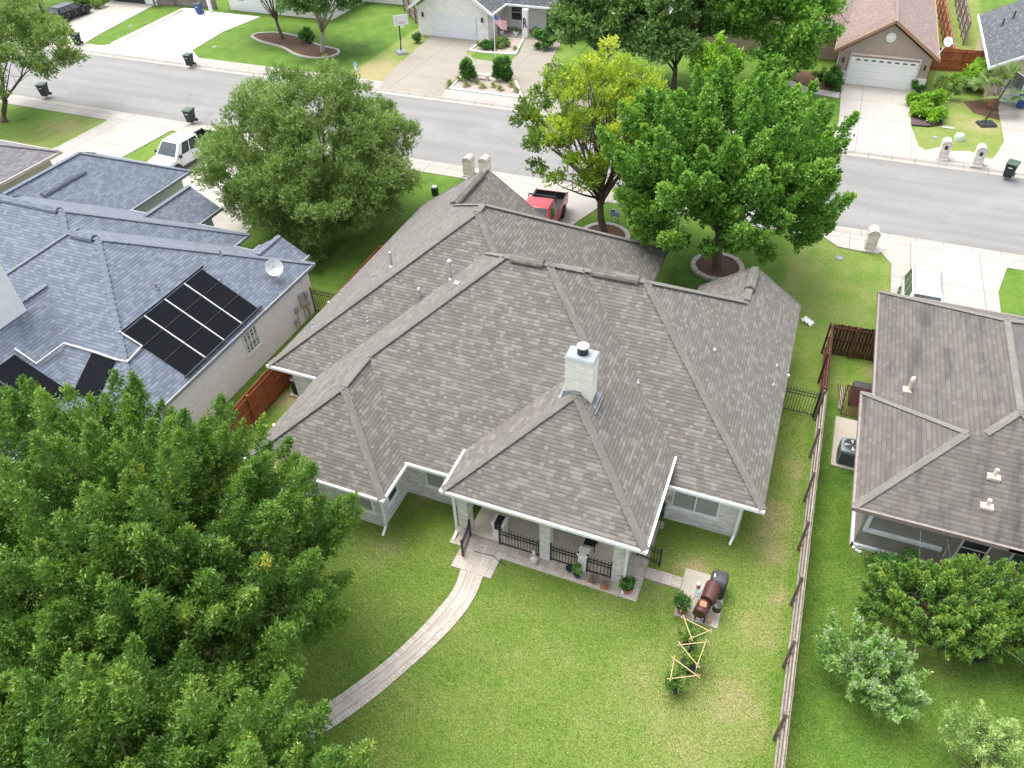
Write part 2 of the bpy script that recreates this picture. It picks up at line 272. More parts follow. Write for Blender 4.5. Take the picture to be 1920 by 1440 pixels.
# ------------------------------------------------------------------ mesh helpers
class MB:
    def __init__(s): s.v = []; s.f = []; s.uvs = {}; s.smooth = False
    def add(s, vs, fs):
        o = len(s.v); s.v += [tuple(map(float, p)) for p in vs]; s.f += [tuple(i+o for i in f) for f in fs]; return s
    def poly(s, pts, uv=None):
        s.add(pts, [tuple(range(len(pts)))])
        if uv: s.uvs[len(s.f)-1] = uv
        return s
    def box(s, x0, x1, y0, y1, z0, z1, M_=None, top=None):
        t = top or (0, 0)      # inset of the top face
        v = [(x0, y0, z0), (x1, y0, z0), (x1, y1, z0), (x0, y1, z0), (x0+t[0], y0+t[1], z1), (x1-t[0], y0+t[1], z1), (x1-t[0], y1-t[1], z1), (x0+t[0], y1-t[1], z1)]
        if M_ is not None: v = [M_ @ Vector(p) for p in v]
        return s.add(v, [(3, 2, 1, 0), (4, 5, 6, 7), (0, 1, 5, 4), (1, 2, 6, 5), (2, 3, 7, 6), (3, 0, 4, 7)])
    def beam(s, a, b, w, h=None, up=(0, 0, 1)):
        a, b = Vector(a), Vector(b); h = h or w; d = (b-a); L = d.length; d = d/L; up = Vector(up)
        if abs(d.dot(up)) > .98: up = Vector((0, 1, 0))
        x = d.cross(up).normalized(); y = x.cross(d)
        v = [p+x*i*w/2+y*j*h/2 for p in (a, b) for i, j in ((-1, -1), (1, -1), (1, 1), (-1, 1))]
        return s.add(v, [(0, 3, 2, 1), (4, 5, 6, 7), (0, 1, 5, 4), (1, 2, 6, 5), (2, 3, 7, 6), (3, 0, 4, 7)])
    def tube(s, pts, rad, n=8, cap=True, flat=1.):
        pts = [Vector(p) for p in pts]; k = len(pts)
        if not isinstance(rad, (list, tuple)): rad = [rad]*k
        vs = []; ref = Vector((0, 0, 1))
        for i, p in enumerate(pts):
            d = (pts[min(i+1, k-1)]-pts[max(i-1, 0)]).normalized()
            r = ref if abs(d.dot(ref)) < .95 else Vector((1, 0, 0))
            x = d.cross(r).normalized(); y = x.cross(d)
            for j in range(n):
                a = 2*math.pi*j/n; vs.append(p+(x*math.cos(a)+y*math.sin(a)*flat)*rad[i])
        fs = [(i*n+j, i*n+(j+1) % n, (i+1)*n+(j+1) % n, (i+1)*n+j) for i in range(k-1) for j in range(n)]
        if cap: fs += [tuple(reversed(range(n))), tuple((k-1)*n+j for j in range(n))]
        return s.add(vs, fs)
    def lathe(s, prof, c=(0, 0, 0), n=16, M_=None, cap=True):
        vs = [Vector((c[0]+r*math.cos(2*math.pi*j/n), c[1]+r*math.sin(2*math.pi*j/n), c[2]+z)) for r, z in prof for j in range(n)]
        if M_ is not None: vs = [M_ @ v for v in vs]
        k = len(prof); fs = [(i*n+j, i*n+(j+1) % n, (i+1)*n+(j+1) % n, (i+1)*n+j) for i in range(k-1) for j in range(n)]
        if cap: fs += [tuple(reversed(range(n))), tuple((k-1)*n+j for j in range(n))]
        return s.add(vs, fs)
    def prism(s, poly, z0, z1, sides=True, bottom=False):
        n = len(poly); v = [(x, y, z1) for x, y in poly]+[(x, y, z0) for x, y in poly]; f = [tuple(range(n))]
        if sides: f += [(i, n+i, n+(i+1) % n, (i+1) % n) for i in range(n)]
        if bottom: f += [tuple(reversed(range(n, 2*n)))]
        return s.add(v, f)
    def loft(s, rings, cap=True):
        n = len(rings[0]); vs = [p for r in rings for p in r]; k = len(rings)
        fs = [(i*n+j, i*n+(j+1) % n, (i+1)*n+(j+1) % n, (i+1)*n+j) for i in range(k-1) for j in range(n)]
        if cap: fs += [tuple(reversed(range(n))), tuple((k-1)*n+j for j in range(n))]
        return s.add(vs, fs)

def wloc(o):
    v = Vector((0, 0, 0))
    while o is not None: v += o.location; o = o.parent
    return v
def obj(name, mb, mat, parent=None, local=False, bev=0, smooth=False):
    me = bpy.data.meshes.new(name); off = wloc(parent) if (parent and not local) else Vector((0, 0, 0))
    vs = mb.v
    me.from_pydata([(x-off.x, y-off.y, z-off.z) for x, y, z in vs], [], mb.f)
    uvl = me.uv_layers.new(name='UVMap')
    buf = np.zeros(len(me.loops)*2, dtype=np.float32)
    for fi, pl in enumerate(me.polygons):
        idx = list(pl.vertices); cu = mb.uvs.get(fi)
        if cu:
            for k, li in enumerate(pl.loop_indices): buf[2*li], buf[2*li+1] = cu[k]
            continue
        n = pl.normal
        t = Vector((1, 0, 0)) if abs(n.z) > .985 else Vector((-n.y, n.x, 0)).normalized()
        w = n.cross(t)
        for li, vi in zip(pl.loop_indices, idx):
            p = Vector(vs[vi]); buf[2*li] = p.dot(t); buf[2*li+1] = p.dot(w)
    uvl.data.foreach_set('uv', buf)
    if smooth: me.polygons.foreach_set('use_smooth', [True]*len(me.polygons))
    me.materials.append(mat if not isinstance(mat, str) else MT[mat])
    o = bpy.data.objects.new(name, me); COL.objects.link(o); o.parent = parent
    if bev:
        bm = o.modifiers.new('bevel', 'BEVEL'); bm.width = bev; bm.segments = 2; bm.limit_method = 'ANGLE'
    return o
def tag(o, label, cat, group=None, kind=None):
    o['label'] = label; o['category'] = cat
    if group: o['group'] = group
    if kind: o['kind'] = kind
    return o
def T(name, label, cat, loc=(0, 0, 0), rz=0, group=None):
    o = bpy.data.objects.new(name, None); COL.objects.link(o); o.location = loc; o.rotation_euler = (0, 0, rz); o.empty_display_size = .3
    return tag(o, label, cat, group)
def struct(name, mb, mat, label=None):
    o = obj(name, mb, mat); o['kind'] = 'structure'
    return o
def dup(root, loc, rz=None, label=None, scale=None):
    r = root.copy(); COL.objects.link(r); r.location = loc
    if rz is not None: r.rotation_euler = (0, 0, rz)
    if label: r['label'] = label
    if scale: r.scale = (scale, scale, scale)
    for ch in list(root.children):
        c = ch.copy(); COL.objects.link(c); c.parent = r
        for g in ch.children:
            d = g.copy(); COL.objects.link(d); d.parent = c
    return r
def B(*a, **k): return MB().box(*a, **k)
def arc(cx, cy, r, a0, a1, n, ry=None):
    return [(cx+r*math.cos(math.radians(a0+(a1-a0)*i/n)), cy+(ry or r)*math.sin(math.radians(a0+(a1-a0)*i/n))) for i in range(n+1)]

# ------------------------------------------------------------------ ground
xs = np.unique(np.concatenate([np.arange(-320, -120, 12.), np.arange(-120, 40, .5), np.arange(40, 200, 10.)]))
ys = np.unique(np.concatenate([np.arange(-60, -8, 6.), np.arange(-8, 90, .5), np.arange(90, 420, 10.), [43.9, 43.98, 55.05, 55.12]]))
gx, gy = np.meshgrid(xs, ys)
gz = np.zeros_like(gx); gz[(gy > 43.95) & (gy < 55.1)] = -.3
verts = np.stack([gx.ravel(), gy.ravel(), gz.ravel()], 1)
nx, ny = len(xs), len(ys)
ii, jj = np.meshgrid(np.arange(nx-1), np.arange(ny-1)); a = (jj*nx+ii).ravel()
faces = np.stack([a, a+1, a+1+nx, a+nx], 1)
me = bpy.data.meshes.new('lawn'); me.vertices.add(len(verts)); me.vertices.foreach_set('co', verts.ravel())
me.loops.add(faces.size); me.loops.foreach_set('vertex_index', faces.ravel()); me.polygons.add(len(faces)); me.polygons.foreach_set('loop_start', np.arange(0, faces.size, 4)); me.update()
X, Y = verts[:, 0], verts[:, 1]
dry = np.full(len(X), .40)
def sm(e0, e1, v): t = np.clip((v-e0)/(e1-e0), 0, 1); return t*t*(3-2*t)
dry = np.where((Y < 36) & (X > -21) & (X < 3.3), .49+.11*sm(.8, 3.0, X)*sm(9, 12, Y), dry)            # our back yard
dry = np.where((Y > 14) & (Y < 28) & (X < -8.6) & (X > -12), .40, dry)
dry = np.where((X < -8.8) & (Y < 14) & (X > -21), .42, dry)
dry = np.where((X > 3.3) & (Y < 33), .28, dry)
dry = np.where((Y > 28) & (Y < 43) & (X < 1) & (X > -40), .24, dry)
dry = np.where((Y > 28) & (Y < 43) & (X >= 1) & (X < 6.3), .54, dry)
dry = np.where((Y > 28) & (Y < 43) & (X >= 11), .30, dry)
dry = np.where((Y > 55), .28, dry); dry = np.where((Y > 55) & (X > 7) & (X < 14), .62, dry)
dry = np.where((Y > 55) & (X > -39) & (X < -30), .70, dry)
dry = np.where((Y < 43.9) & (Y > 30) & (X < -50), .45, dry)
def patch(px, py, r, s, z=0):
    p = P(px, py); global dry
    d2 = ((X-p.x)**2+(Y-p.y)**2)/(r*r); dry = dry+s*np.exp(-d2)
for a_ in ((1440, 1000, .6, .32), (1455, 1040, .5, .3), (1300, 1065, .55, .5), (1400, 1170, .5, .2), (1360, 1290, 1.2, .15), (1440, 1200, .35, .4), (1470, 1120, .3, .4), (1380, 1350, 1.1, .2), (1200, 1300, 1.6, .1), (1250, 1400, 1., .2), (1000, 1150, 1.3, -.03),
           (790, 945, .5, .35), (735, 1030, .7, .3), (760, 880, .5, .35), (820, 1010, .5, .25), (800, 920, .6, .2), (1250, 1110, .7, .25), (1560, 1110, .5, -.05), (1650, 1120, .6, .5), (1690, 1190, .5, .4), (1760, 1250, .6, .35), (1620, 1030, .4, .35),
           (1490, 880, .5, .3), (1445, 960, .6, .3), (550, 745, .8, .5), (120, 240, 2.5, .35), (60, 215, 2., -.35), (700, 130, 2., .5), (640, 100, 4, -.3), (600, 450, 3, -.15), (1300, 540, 2.5, -.2), (1480, 520, 2, .12), (1640, 700, .6, .5), (1600, 690, .8, -.2), (1590, 900, 1.2, -.1),
           (1840, 235, 1.3, .4), (1790, 160, 2, -.25), (1840, 40, 4, -.02), (1500, 1250, .4, .3), (1480, 1400, .35, .35), (1550, 1300, 1.5, -.12), (1030, 105, 2, .4), (1690, 820, .6, .3)): patch(*a_)
fr_ = (Y > 28)&(Y < 43.5); dry = dry+np.where(fr_, .055*np.sin(X*2*math.pi/1.15+.6*np.sin(Y*.4)), 0)+np.where((Y > 56), .04*np.sin((X*.8+Y*.6)*2*math.pi/1.3), 0)
at = me.attributes.new('dry', 'FLOAT', 'POINT'); at.data.foreach_set('value', dry.astype(np.float32))
me.materials.append(MT['grass']); o = bpy.data.objects.new('lawn', me); COL.objects.link(o); o['kind'] = 'structure'

# street, kerbs, pavements
mb = MB()
for k in range(40): mb.box(-320+k*13, -320+(k+1)*13, 44.55, 54.45, -.35, -.10)
struct('street', MB().box(-320, 200, 44.4, 54.6, -.35, -.1), 'asphalt')
mb = MB()
for y, s in ((44.4, 1), (54.6, -1)):
    prof = [(-.1, -.098), (.0, -.092), (-.35, -.08), (-.50, .028), (-.62, .034)]
    pr = [(y, -.094), (y-s*.4, -.085), (y-s*.52, .028), (y-s*.66, .036), (y-s*.66, -.3), (y, -.3)]
    if s < 0: pr = pr[::-1]
    mb.add([(x, a_, b_) for x in (-320, 200) for a_, b_ in pr], [(i, i+6, (i+1) % 6+6, (i+1) % 6) for i in range(6)])
struct('kerb', mb, 'walk')
struct('pavement', MB().box(-320, 200, 42.5, 43.738, -.3, .03).box(-320, 200, 55.262, 56.8, -.3, .03), 'walk')
def slab(name, pts, mat, z=.036, z0=-.1): return struct(name, MB().prism(pts, z0, z), mat)
def CW(pts):
    a = sum(pts[i][0]*pts[(i+1) % len(pts)][1]-pts[(i+1) % len(pts)][0]*pts[i][1] for i in range(len(pts)))
    return pts if a > 0 else pts[::-1]
def drive(pts, mat, z=.036, name='driveway'): return slab(name, CW(pts), mat, z)
drive([(-18.8, 33.3), (-11.8, 33.3), (-12.1, 38.6), (-10.9, 42.2), (-10.5, 43.76), (-21.3, 43.76), (-20.6, 42.2), (-19, 38.6)], 'concj', .042)
drive([(-43.0, 33), (-35.2, 33), (-33.2, 31.6), (-31.9, 29), (-30.3, 30.2), (-30.8, 32.4), (-33.2, 34.6), (-35.9, 36), (-36.6, 41), (-36, 43.76), (-43.8, 43.76), (-43.2, 42.3), (-43.4, 38.6)], 'conc', .042)
drive([(-53.5, 30), (-46.2, 30), (-45.9, 37.6), (-45.7, 42.2), (-45.2, 43.76), (-52.6, 43.76), (-52.0, 42.3), (-52.0, 37.4)], 'conc', .046)
drive([(6.2, 33), (11.4, 33), (11.5, 39.8), (12.1, 42.4), (12.9, 43.76), (5.2, 43.76), (5.5, 42.1), (6.2, 40.8)], 'concj', .042)
drive([(2.0, 43.0), (3.3, 41.7), (5.4, 41.6), (5.9, 42.3), (5.6, 43.3), (2.2, 43.3)], 'conc', .05, 'path')
# far side
drive([(1.9, 68.4), (7.15, 68.4), (7.2, 60.9), (7.7, 57.4), (9.2, 55.24), (1.9, 55.24), (2.2, 60)], 'concj', .042)
drive([(13.4, 69.5), (19.5, 69.5), (19.5, 55.24), (11.8, 55.24), (12.6, 57.5), (13.3, 60)], 'conc', .042)
drive([(8.0, 56.6), (8.9, 57.6), (9.8, 57.2), (10.9, 57.6), (12.3, 56.6), (12.3, 55.6), (8.0, 55.6)], 'conc', .05, 'path')
drive([(-36.3, 69.2), (-30.9, 69.2), (-31., 65.6), (-29.6, 64.3), (-26.2, 64.2), (-26.2, 66.8), (-27.2, 71.2), (-23.5, 71.2), (-22.8, 66.2), (-19.5, 64.5), (-17.3, 61.5), (-16.6, 58), (-15.8, 55.24), (-22., 55.24), (-22, 57.2), (-24.0, 60.4), (-26.4, 61.2), (-28.9, 60.6), (-29.1, 57.3), (-28.6, 55.24), (-34.4, 55.24), (-35.3, 58)], 'conct', .044)
drive([(-77, 70), (-71, 70), (-70.6, 67.4), (-69.2, 59.5), (-68.2, 55.24), (-79, 55.24), (-77.6, 58.7), (-75.8, 61), (-77, 66)], 'conc', .044)
drive([(-66.5, 69.3), (-56.6, 69.3), (-57.3, 64), (-56.6, 58.3), (-54.4, 56.6), (-54, 55.24), (-67, 55.24), (-65.6, 57.6), (-66.2, 63)], 'concw', .05)
struct('kerb', MB().beam((-65.7, 57.4, .06), (-66.7, 69.2, .06), .18, .1).beam((-66.7, 69.2, .06), (-65, 69.4, .06), .18, .1), 'white')
slab('mulch_bed', CW([(-65.3, 58.5), (-64.9, 58.6), (-66.0, 68.6), (-66.5, 68.8)]), 'conct', .058)
# walk in front of the far right house
drive([(1.9, 66.0), (-.6, 66.3), (-2.2, 67.5), (-2.8, 70.0), (-3.7, 70.0), (-3.2, 67.2), (-1.1, 65.2), (1.9, 64.7)], 'conc', .05, 'path')
# beds
slab('mulch_bed', CW([(1.9, 66.2), (-.5, 66.5), (-1.9, 67.7), (-2.3, 69.8), (1.1, 70.2), (1.2, 68.2)]), 'mulch', .06)
slab('mulch_bed', CW([(7.25, 61.1), (8.3, 61.2), (9.2, 61.9), (9.2, 62.8), (8.2, 65.3), (7.9, 67.6), (7.25, 67.6)]), 'mulchp', .06)
slab('mulch_bed', CW([(11.6, 64.9), (13.3, 64.1), (13.35, 66.8), (12.2, 67.6), (11, 67)]), 'mulch', .05)
slab('mulch_bed', CW([(-28.5, 57.0), (-22.2, 57.0), (-23.9, 60.0), (-26.3, 60.9), (-28.7, 60.3)]), 'gravel', .062)
slab('mulch_bed', CW([(-30.75, 66.4), (-26.5, 66.6), (-27.4, 70.9), (-30.2, 70.9)]), 'gravel', .062)
def edging(pts, w=.14, h=.1, mat='white', label='', z=.06):
    mb = MB()
    for a_, b_ in zip(pts[:-1], pts[1:]): mb.beam((*a_, z), (*b_, z), w, h)
    return tag(obj('bed_edging', mb, mat), label, 'edging')
edging([(-28.9, 60.4), (-28.6, 56.95), (-22.1, 56.95), (-23.9, 60.1), (-26.3, 61.0), (-28.9, 60.4)], label='white painted kerb around the triangular gravel bed by the street', h=.16)
edging([(-30.9, 69), (-30.9, 66.3), (-29.6, 64.4) if 0 else (-29.4, 66.1), (-26.4, 66.5), (-27.3, 71.0)], label='low white kerb around the gravel bed in front of the porch')
edging([(7.3, 61.0), (8.4, 61.1), (9.3, 61.8), (9.3, 62.6)], mat='dark', label='black plastic edging of the bed with four lime shrubs')

# back yard: patio, path, slab
struct('patio_floor', MB().box(-8.55, -2.45, 15.62, 19.5, -.1, .07), 'slab')
PP = [(-9.05, 15.75), (-9.05, 14.95), (-8.55, 14.95), (-8.55, 14.0), (-6.95, 14.0), (-6.95, 14.95), (-1.75, 14.95), (-1.75, 18.6), (-2.46, 18.6), (-2.46, 15.6), (-8.56, 15.6), (-8.56, 15.75)]
slab('patio_border', CW(PP), 'weave', .045)
slab('patio_border', CW([(-1.74, 16.0), (-.42, 16.0), (-.42, 16.5), (-1.74, 16.5)]), 'weave', .045)
struct('smoker_slab', MB().box(-.4, 1.1, 14.9, 16.95, -.1, .06), 'pad')
Lp = [(-8.15, 14.0), (-8.05, 13.2), (-8.2, 12.3), (-8.5, 11.2), (-8.95, 10.0), (-9.5, 8.9), (-10.2, 7.7), (-11.2, 6.4)]
Rp = [(-7.25, 14.0), (-7.2, 13.1), (-7.35, 12.1), (-7.7, 11.0), (-8.2, 9.8), (-8.75, 8.6), (-9.5, 7.3), (-10.5, 5.9)]
def subd(pp, k=4):
    out = []
    for i in range(len(pp)-1):
        p0, p1, p2, p3 = [np.array(pp[max(0, min(len(pp)-1, i+q))]) for q in (-1, 0, 1, 2)]
        for j in range(k):
            t = j/k; out.append(tuple(.5*((2*p1)+(-p0+p2)*t+(2*p0-5*p1+4*p2-p3)*t*t+(-p0+3*p1-3*p2+p3)*t**3)))
    out.append(tuple(pp[-1])); return out
L2, R2 = subd(Lp), subd(Rp); mb = MB(); vv = 0
for i in range(len(L2)-1):
    dl = math.dist(((L2[i][0]+R2[i][0])/2, (L2[i][1]+R2[i][1])/2), ((L2[i+1][0]+R2[i+1][0])/2, (L2[i+1][1]+R2[i+1][1])/2))
    mb.poly([(*L2[i], .04), (*L2[i+1], .04), (*R2[i+1], .04), (*R2[i], .04)], [(0, vv), (0, vv+dl), (.94, vv+dl), (.94, vv)]); vv += dl
    mb.poly([(*R2[i], .04), (*R2[i+1], .04), (*R2[i+1], -.1), (*R2[i], -.1)]); mb.poly([(*L2[i+1], .04), (*L2[i], .04), (*L2[i], -.1), (*L2[i+1], -.1)])
struct('garden_path', mb, 'pathp')

# ------------------------------------------------------------------ roofs
def hipfaces(x0, x1, y0, y1, z, m_, g=''):
    w, d = x1-x0, y1-y0
    if w <= d:
        h = w/2; xm = (x0+x1)/2; ya = y0+(0 if 'S' in g else h); yb = y1-(0 if 'N' in g else h); zr = z+m_*h
        a_, b_ = (xm, ya, zr), (xm, yb, zr)
        fs = [[(x1, y0, z), (x1, y1, z), b_, a_], [(x0, y1, z), (x0, y0, z), a_, b_]]
        if 'S' not in g: fs.append([(x0, y0, z), (x1, y0, z), a_])
        if 'N' not in g: fs.append([(x1, y1, z), (x0, y1, z), b_])
        lines = [(a_, b_)]+([((x0, y0, z), a_), ((x1, y0, z), a_)] if 'S' not in g else [])+([((x0, y1, z), b_), ((x1, y1, z), b_)] if 'N' not in g else [])
    else:
        h = d/2; ym = (y0+y1)/2; xa = x0+(0 if 'W' in g else h); xb = x1-(0 if 'E' in g else h); zr = z+m_*h
        a_, b_ = (xa, ym, zr), (xb, ym, zr)
        fs = [[(x0, y0, z), (x1, y0, z), b_, a_], [(x1, y1, z), (x0, y1, z), a_, b_]]
        if 'W' not in g: fs.append([(x0, y1, z), (x0, y0, z), a_])
        if 'E' not in g: fs.append([(x1, y0, z), (x1, y1, z), b_])
        lines = [(a_, b_)]+([((x0, y0, z), a_), ((x0, y1, z), a_)] if 'W' not in g else [])+([((x1, y0, z), b_), ((x1, y1, z), b_)] if 'E' not in g else [])
    return fs, lines
def clipx(poly, lines, xc):
    def cp_(ps):
        out = []
        for i in range(len(ps)):
            p, q = ps[i], ps[(i+1) % len(ps)]
            if p[0] <= xc: out.append(p)
            if (p[0] <= xc) != (q[0] <= xc):
                t = (xc-p[0])/(q[0]-p[0]); out.append(tuple(p[k]+t*(q[k]-p[k]) for k in range(3)))
        return out
    fs = [cp_(f) for f in poly]; fs = [f for f in fs if len(f) > 2]; ls = []
    for p, q in lines:
        if p[0] > xc and q[0] > xc: continue
        if p[0] > xc: p, q = q, p
        if q[0] > xc:
            t = (xc-p[0])/(q[0]-p[0]); q = tuple(p[k]+t*(q[k]-p[k]) for k in range(3))
        ls.append((p, q))
    return fs, ls
def capline(mb, a_, b_, r=.15, step=.30, wav=.2):
    a_, b_ = Vector(a_), Vector(b_); L = (b_-a_).length; n = max(2, int(L/step)); pts = []; rr = []
    for i in range(n):
        p = a_+(b_-a_)*(i/n); q = a_+(b_-a_)*((i+.98)/n)
        pts += [p, q]; rr += [r*(1+wav*.5), r*(1-wav*.3)]
    pts.append(b_); rr.append(r)
    up = Vector((0, 0, .012)); mb.tube([p+up for p in pts], rr, 8, flat=.12)
def blkz(b, x, y, m_):
    x0, x1, y0, y1, z = b[:5]; g = b[5] if len(b) > 5 else ''; xc = b[6] if len(b) > 6 else None
    if x < x0-.01 or x > (xc if xc is not None else x1)+.01 or y < y0-.01 or y > y1+.01: return -9
    d = []
    if 'S' not in g: d.append(y-y0)
    if 'N' not in g: d.append(y1-y)
    if 'W' not in g: d.append(x-x0)
    if 'E' not in g: d.append(x1-x)
    return z+m_*min(d)
ALLB = []; SLIM = MB()
def visible_runs(a_, b_, own, m_):
    n = max(4, int(math.dist(a_, b_)/.12)); runs = []; cur = None
    for i in range(n+1):
        p = [a_[k]+(b_[k]-a_[k])*i/n for k in range(3)]
        ok = all(blkz(o_, p[0], p[1], m_) < p[2]-.05 for o_ in ALLB if o_ is not own)
        if ok: cur = (cur[0], p) if cur else (p, p)
        elif cur: runs.append(cur); cur = None
    if cur: runs.append(cur)
    return [r for r in runs if math.dist(*r) > .4]
def blockroof(roof, cap, trim, blocks, m_, th=.17, zoff=True, wav=.2, capr=.15, keep=False, slim=False):
    if not keep: ALLB.clear()
    ALLB.extend(blocks)
    for i, bl in enumerate(blocks):
        x0, x1, y0, y1, z = bl[:5]; g = bl[5] if len(bl) > 5 else ''; xc = bl[6] if len(bl) > 6 else None
        z = z-.004*i if zoff else z
        fs, ls = hipfaces(x0, x1, y0, y1, z, m_, g)
        if xc is not None: fs, ls = clipx(fs, ls, xc); x1 = xc
        for f in fs: roof.poly(f)
        if g:   # underside parallel to the slopes so that a gable end has a thin roof edge
            for f in fs: roof.poly([(p[0], p[1], p[2]-.14) for p in reversed(f)])
            for f in fs[:2]:
                ring = f
                for a_, b_ in zip(ring, ring[1:]+ring[:1]): roof.poly([a_, (a_[0], a_[1], a_[2]-.14), (b_[0], b_[1], b_[2]-.14), b_])
        else: roof.poly([(x0, y1, z-th), (x1, y1, z-th), (x1, y0, z-th), (x0, y0, z-th)])
        for a_, b_ in ls:
            for c_, d_ in visible_runs(a_, b_, bl, m_): capline(cap, c_, d_, capr, wav=wav)
        e = .03; lo, hi = z-th, z+.005
        sides = {'S': (x0-.08, x1+.08, y0-.09, y0-.005), 'N': (x0-.08, x1+.08, y1+.005, y1+.09), 'W': (x0-.09, x0-.005, y0-.08, y1+.08), 'E': (x1+.005, x1+.09, y0-.08, y1+.08)}
        for k, (a0, a1, b0, b1) in sides.items():
            if k in g or (k == 'E' and xc is not None): continue
            if slim and k != 'S' and not (k == 'E' and x1 == -11.1):
                if k == 'W': a0 = x0-.035
                if k == 'E': a1 = x1+.035
                if k == 'N': b1 = y1+.035
                SLIM.box(a0, a1, b0, b1, lo, z-.05); continue
            trim.box(a0+(.004 if k in 'WE' else 0), a1, b0, b1, lo, hi-(.003 if k in 'WE' else 0))
def raketrim(mb, x0, x1, y, z, m_, w=.06, h=.2):
    xm = (x0+x1)/2; zr = z+m_*(x1-x0)/2
    for a_ in (x0, x1):
        for dy in (0,):
            mb.beam((a_, y, z-.07), (xm, y, zr-.07), w, h)
def ridgevent(par, a_, b_, mat='roof', r=.2):
    mb = MB(); a_, b_ = Vector(a_), Vector(b_); d = (b_-a_).normalized(); s = d.cross(Vector((0, 0, 1)))
    pr = [(-r-.04, -.07), (-r, .035), (0, .15), (r, .035), (r+.04, -.07), (0, -.02)]
    mb.loft([[p+s*u+Vector((0, 0, w_)) for u, w_ in pr] for p in (a_, b_)]); return obj('ridge_vent', mb, mat, par)
def walls(par, poly, z0, z1, mat, name='wall'): return obj(name, MB().prism(CW(poly), z0, z1), mat, par)
def window(par, axis, c, a0, a1, z0, z1, out=-1, mat='screen', frame='white', mull=1, sill=True, sash=True):
    """window on wall plane axis=c; opening a0..a1, z0..z1; out = outward sign"""
    def bx(mb, p0, p1, q0, q1, d0, d1):
        e0, e1 = sorted((c+out*d0, c+out*d1))
        if axis == 'y': mb.box(p0, p1, e0, e1, q0, q1)
        else: mb.box(e0, e1, p0, p1, q0, q1)
    fr = MB(); t = .06
    bx(fr, a0, a1, z0, z0+t, .0, .045); bx(fr, a0, a1, z1-t, z1, .0, .045); bx(fr, a0, a0+t, z0+t, z1-t, .0, .045); bx(fr, a1-t, a1, z0+t, z1-t, .0, .045)
    for k in range(1, mull+1):
        xm = a0+(a1-a0)*k/(mull+1); bx(fr, xm-.03, xm+.03, z0+t, z1-t, .0, .043)
    if sash: bx(fr, a0+t, a1-t, (z0+z1)/2-.02, (z0+z1)/2+.02, .012, .038)
    w = obj('window', fr, frame, par)
    g = MB(); bx(g, a0+t, a1-t, z0+t, z1-t, .004, .02); obj('pane', g, mat, w)
    if sill:
        s = MB(); bx(s, a0-.08, a1+.08, z0-.09, z0-.002, .0, .07); obj('sill', s, 'brickL' if frame == 'white' else frame, w)
    return w
def pipe(par, x, y, z, h, r=.05, mat='metal', name='vent_pipe', cap=0):
    mb = MB().lathe([(r*2.4, -.05), (r*2.2, .03), (r, .06), (r, h)], (x, y, z), 10)
    if cap: mb.lathe([(r*1.3, h-.02), (cap, h+.04), (cap, h+.12), (r*.8, h+.2)], (x, y, z), 12)
    return obj(name, mb, mat, par, smooth=False)
def downspout(par, x, y, z, kick=(0, -1), top=(0, 0), mat='white'):
    mb = MB().beam((x+top[0], y+top[1], z), (x, y, z-.35), .09, .07).beam((x, y, z-.34), (x, y, .18), .09, .07).beam((x, y, .2), (x+kick[0]*.35, y+kick[1]*.35, .06), .09, .07)
    return obj('downspout', mb, mat, par)

# ---------- main house
m7 = .70
house = T('brick_house', 'central house of painted white brick under a weathered grey-brown hip roof with back patio', 'house', (-8, 24, 0))
roof, cap, trim = MB(), MB(), MB()
BL = [(-16.97, -.83, 16.0, 30.34, 2.70, '', -1.75), (-19.4, -5.2, 19.0, 33.9, 2.69), (-13.0, 1.65, 18.32, 30.5, 2.70),
      (-16.97, -11.1, 14.1, 21.9, 2.70), (-3.03, 1.65, 26.0, 31.09, 2.70, 'N'), (-19.4, -11.2, 24.0, 33.95, 2.70, 'N')]
PB = (-8.99, -1.71, 14.81, 24.05, 3.30)
ALLB.append(PB); blockroof(roof, cap, trim, BL, m7, th=.13, keep=True, slim=True); blockroof(roof, cap, trim, [PB], m7, th=.13, keep=True)
rk = MB(); raketrim(rk, -3.03, 1.65, 31.12, 2.66, m7); obj('rake_board', rk, 'capr', house); rk = MB(); raketrim(rk, -19.4, -11.2, 33.98, 2.66, m7); obj('rake_board', rk, 'capr', house)
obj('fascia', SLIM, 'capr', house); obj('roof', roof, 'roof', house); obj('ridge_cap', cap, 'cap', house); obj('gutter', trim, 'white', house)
walls(house, [(-16.35, 14.74), (-11.72, 14.74), (-11.72, 16.64), (-8.9, 16.64), (-8.9, 19.3), (-2.0, 19.3), (-2.0, 18.96), (1.08, 18.96), (1.08, 30.45), (-2.4, 30.45), (-2.4, 29.9), (-5.8, 29.9), (-5.8, 33.2), (-18.8, 33.2), (-18.8, 19.6), (-16.35, 19.6)], 0, 2.535, 'brick')
for x0, x1, y in ((-2.4, 1.08, 30.44), (-18.8, -11.8, 33.19)):
    xm = (x0+x1)/2; obj('gable_wall', MB().poly([(x1, y, 2.5), (x0, y, 2.5), (xm, y, 2.5+m7*(x1-x0)/2)]), 'brick', house)
obj('soffit', MB().box(-8.7, -2.0, 15.1, 19.28, 3.08, 3.12), 'white', house)
col = lambda x0, x1, y0, y1, h=3.08: MB().box(x0, x1, y0, y1, 0, h)
for a_ in ((-8.86, -8.45, 15.5, 15.95), (-5.6, -5.2, 15.5, 15.85), (-2.85, -2.42, 15.5, 15.95)): obj('column', col(*a_), 'brick', house)
obj('low_pillar', MB().box(-4.12, -3.8, 15.5, 15.82, 0, .95).box(-4.16, -3.76, 15.46, 15.86, .952, 1.02), 'brick2', house)
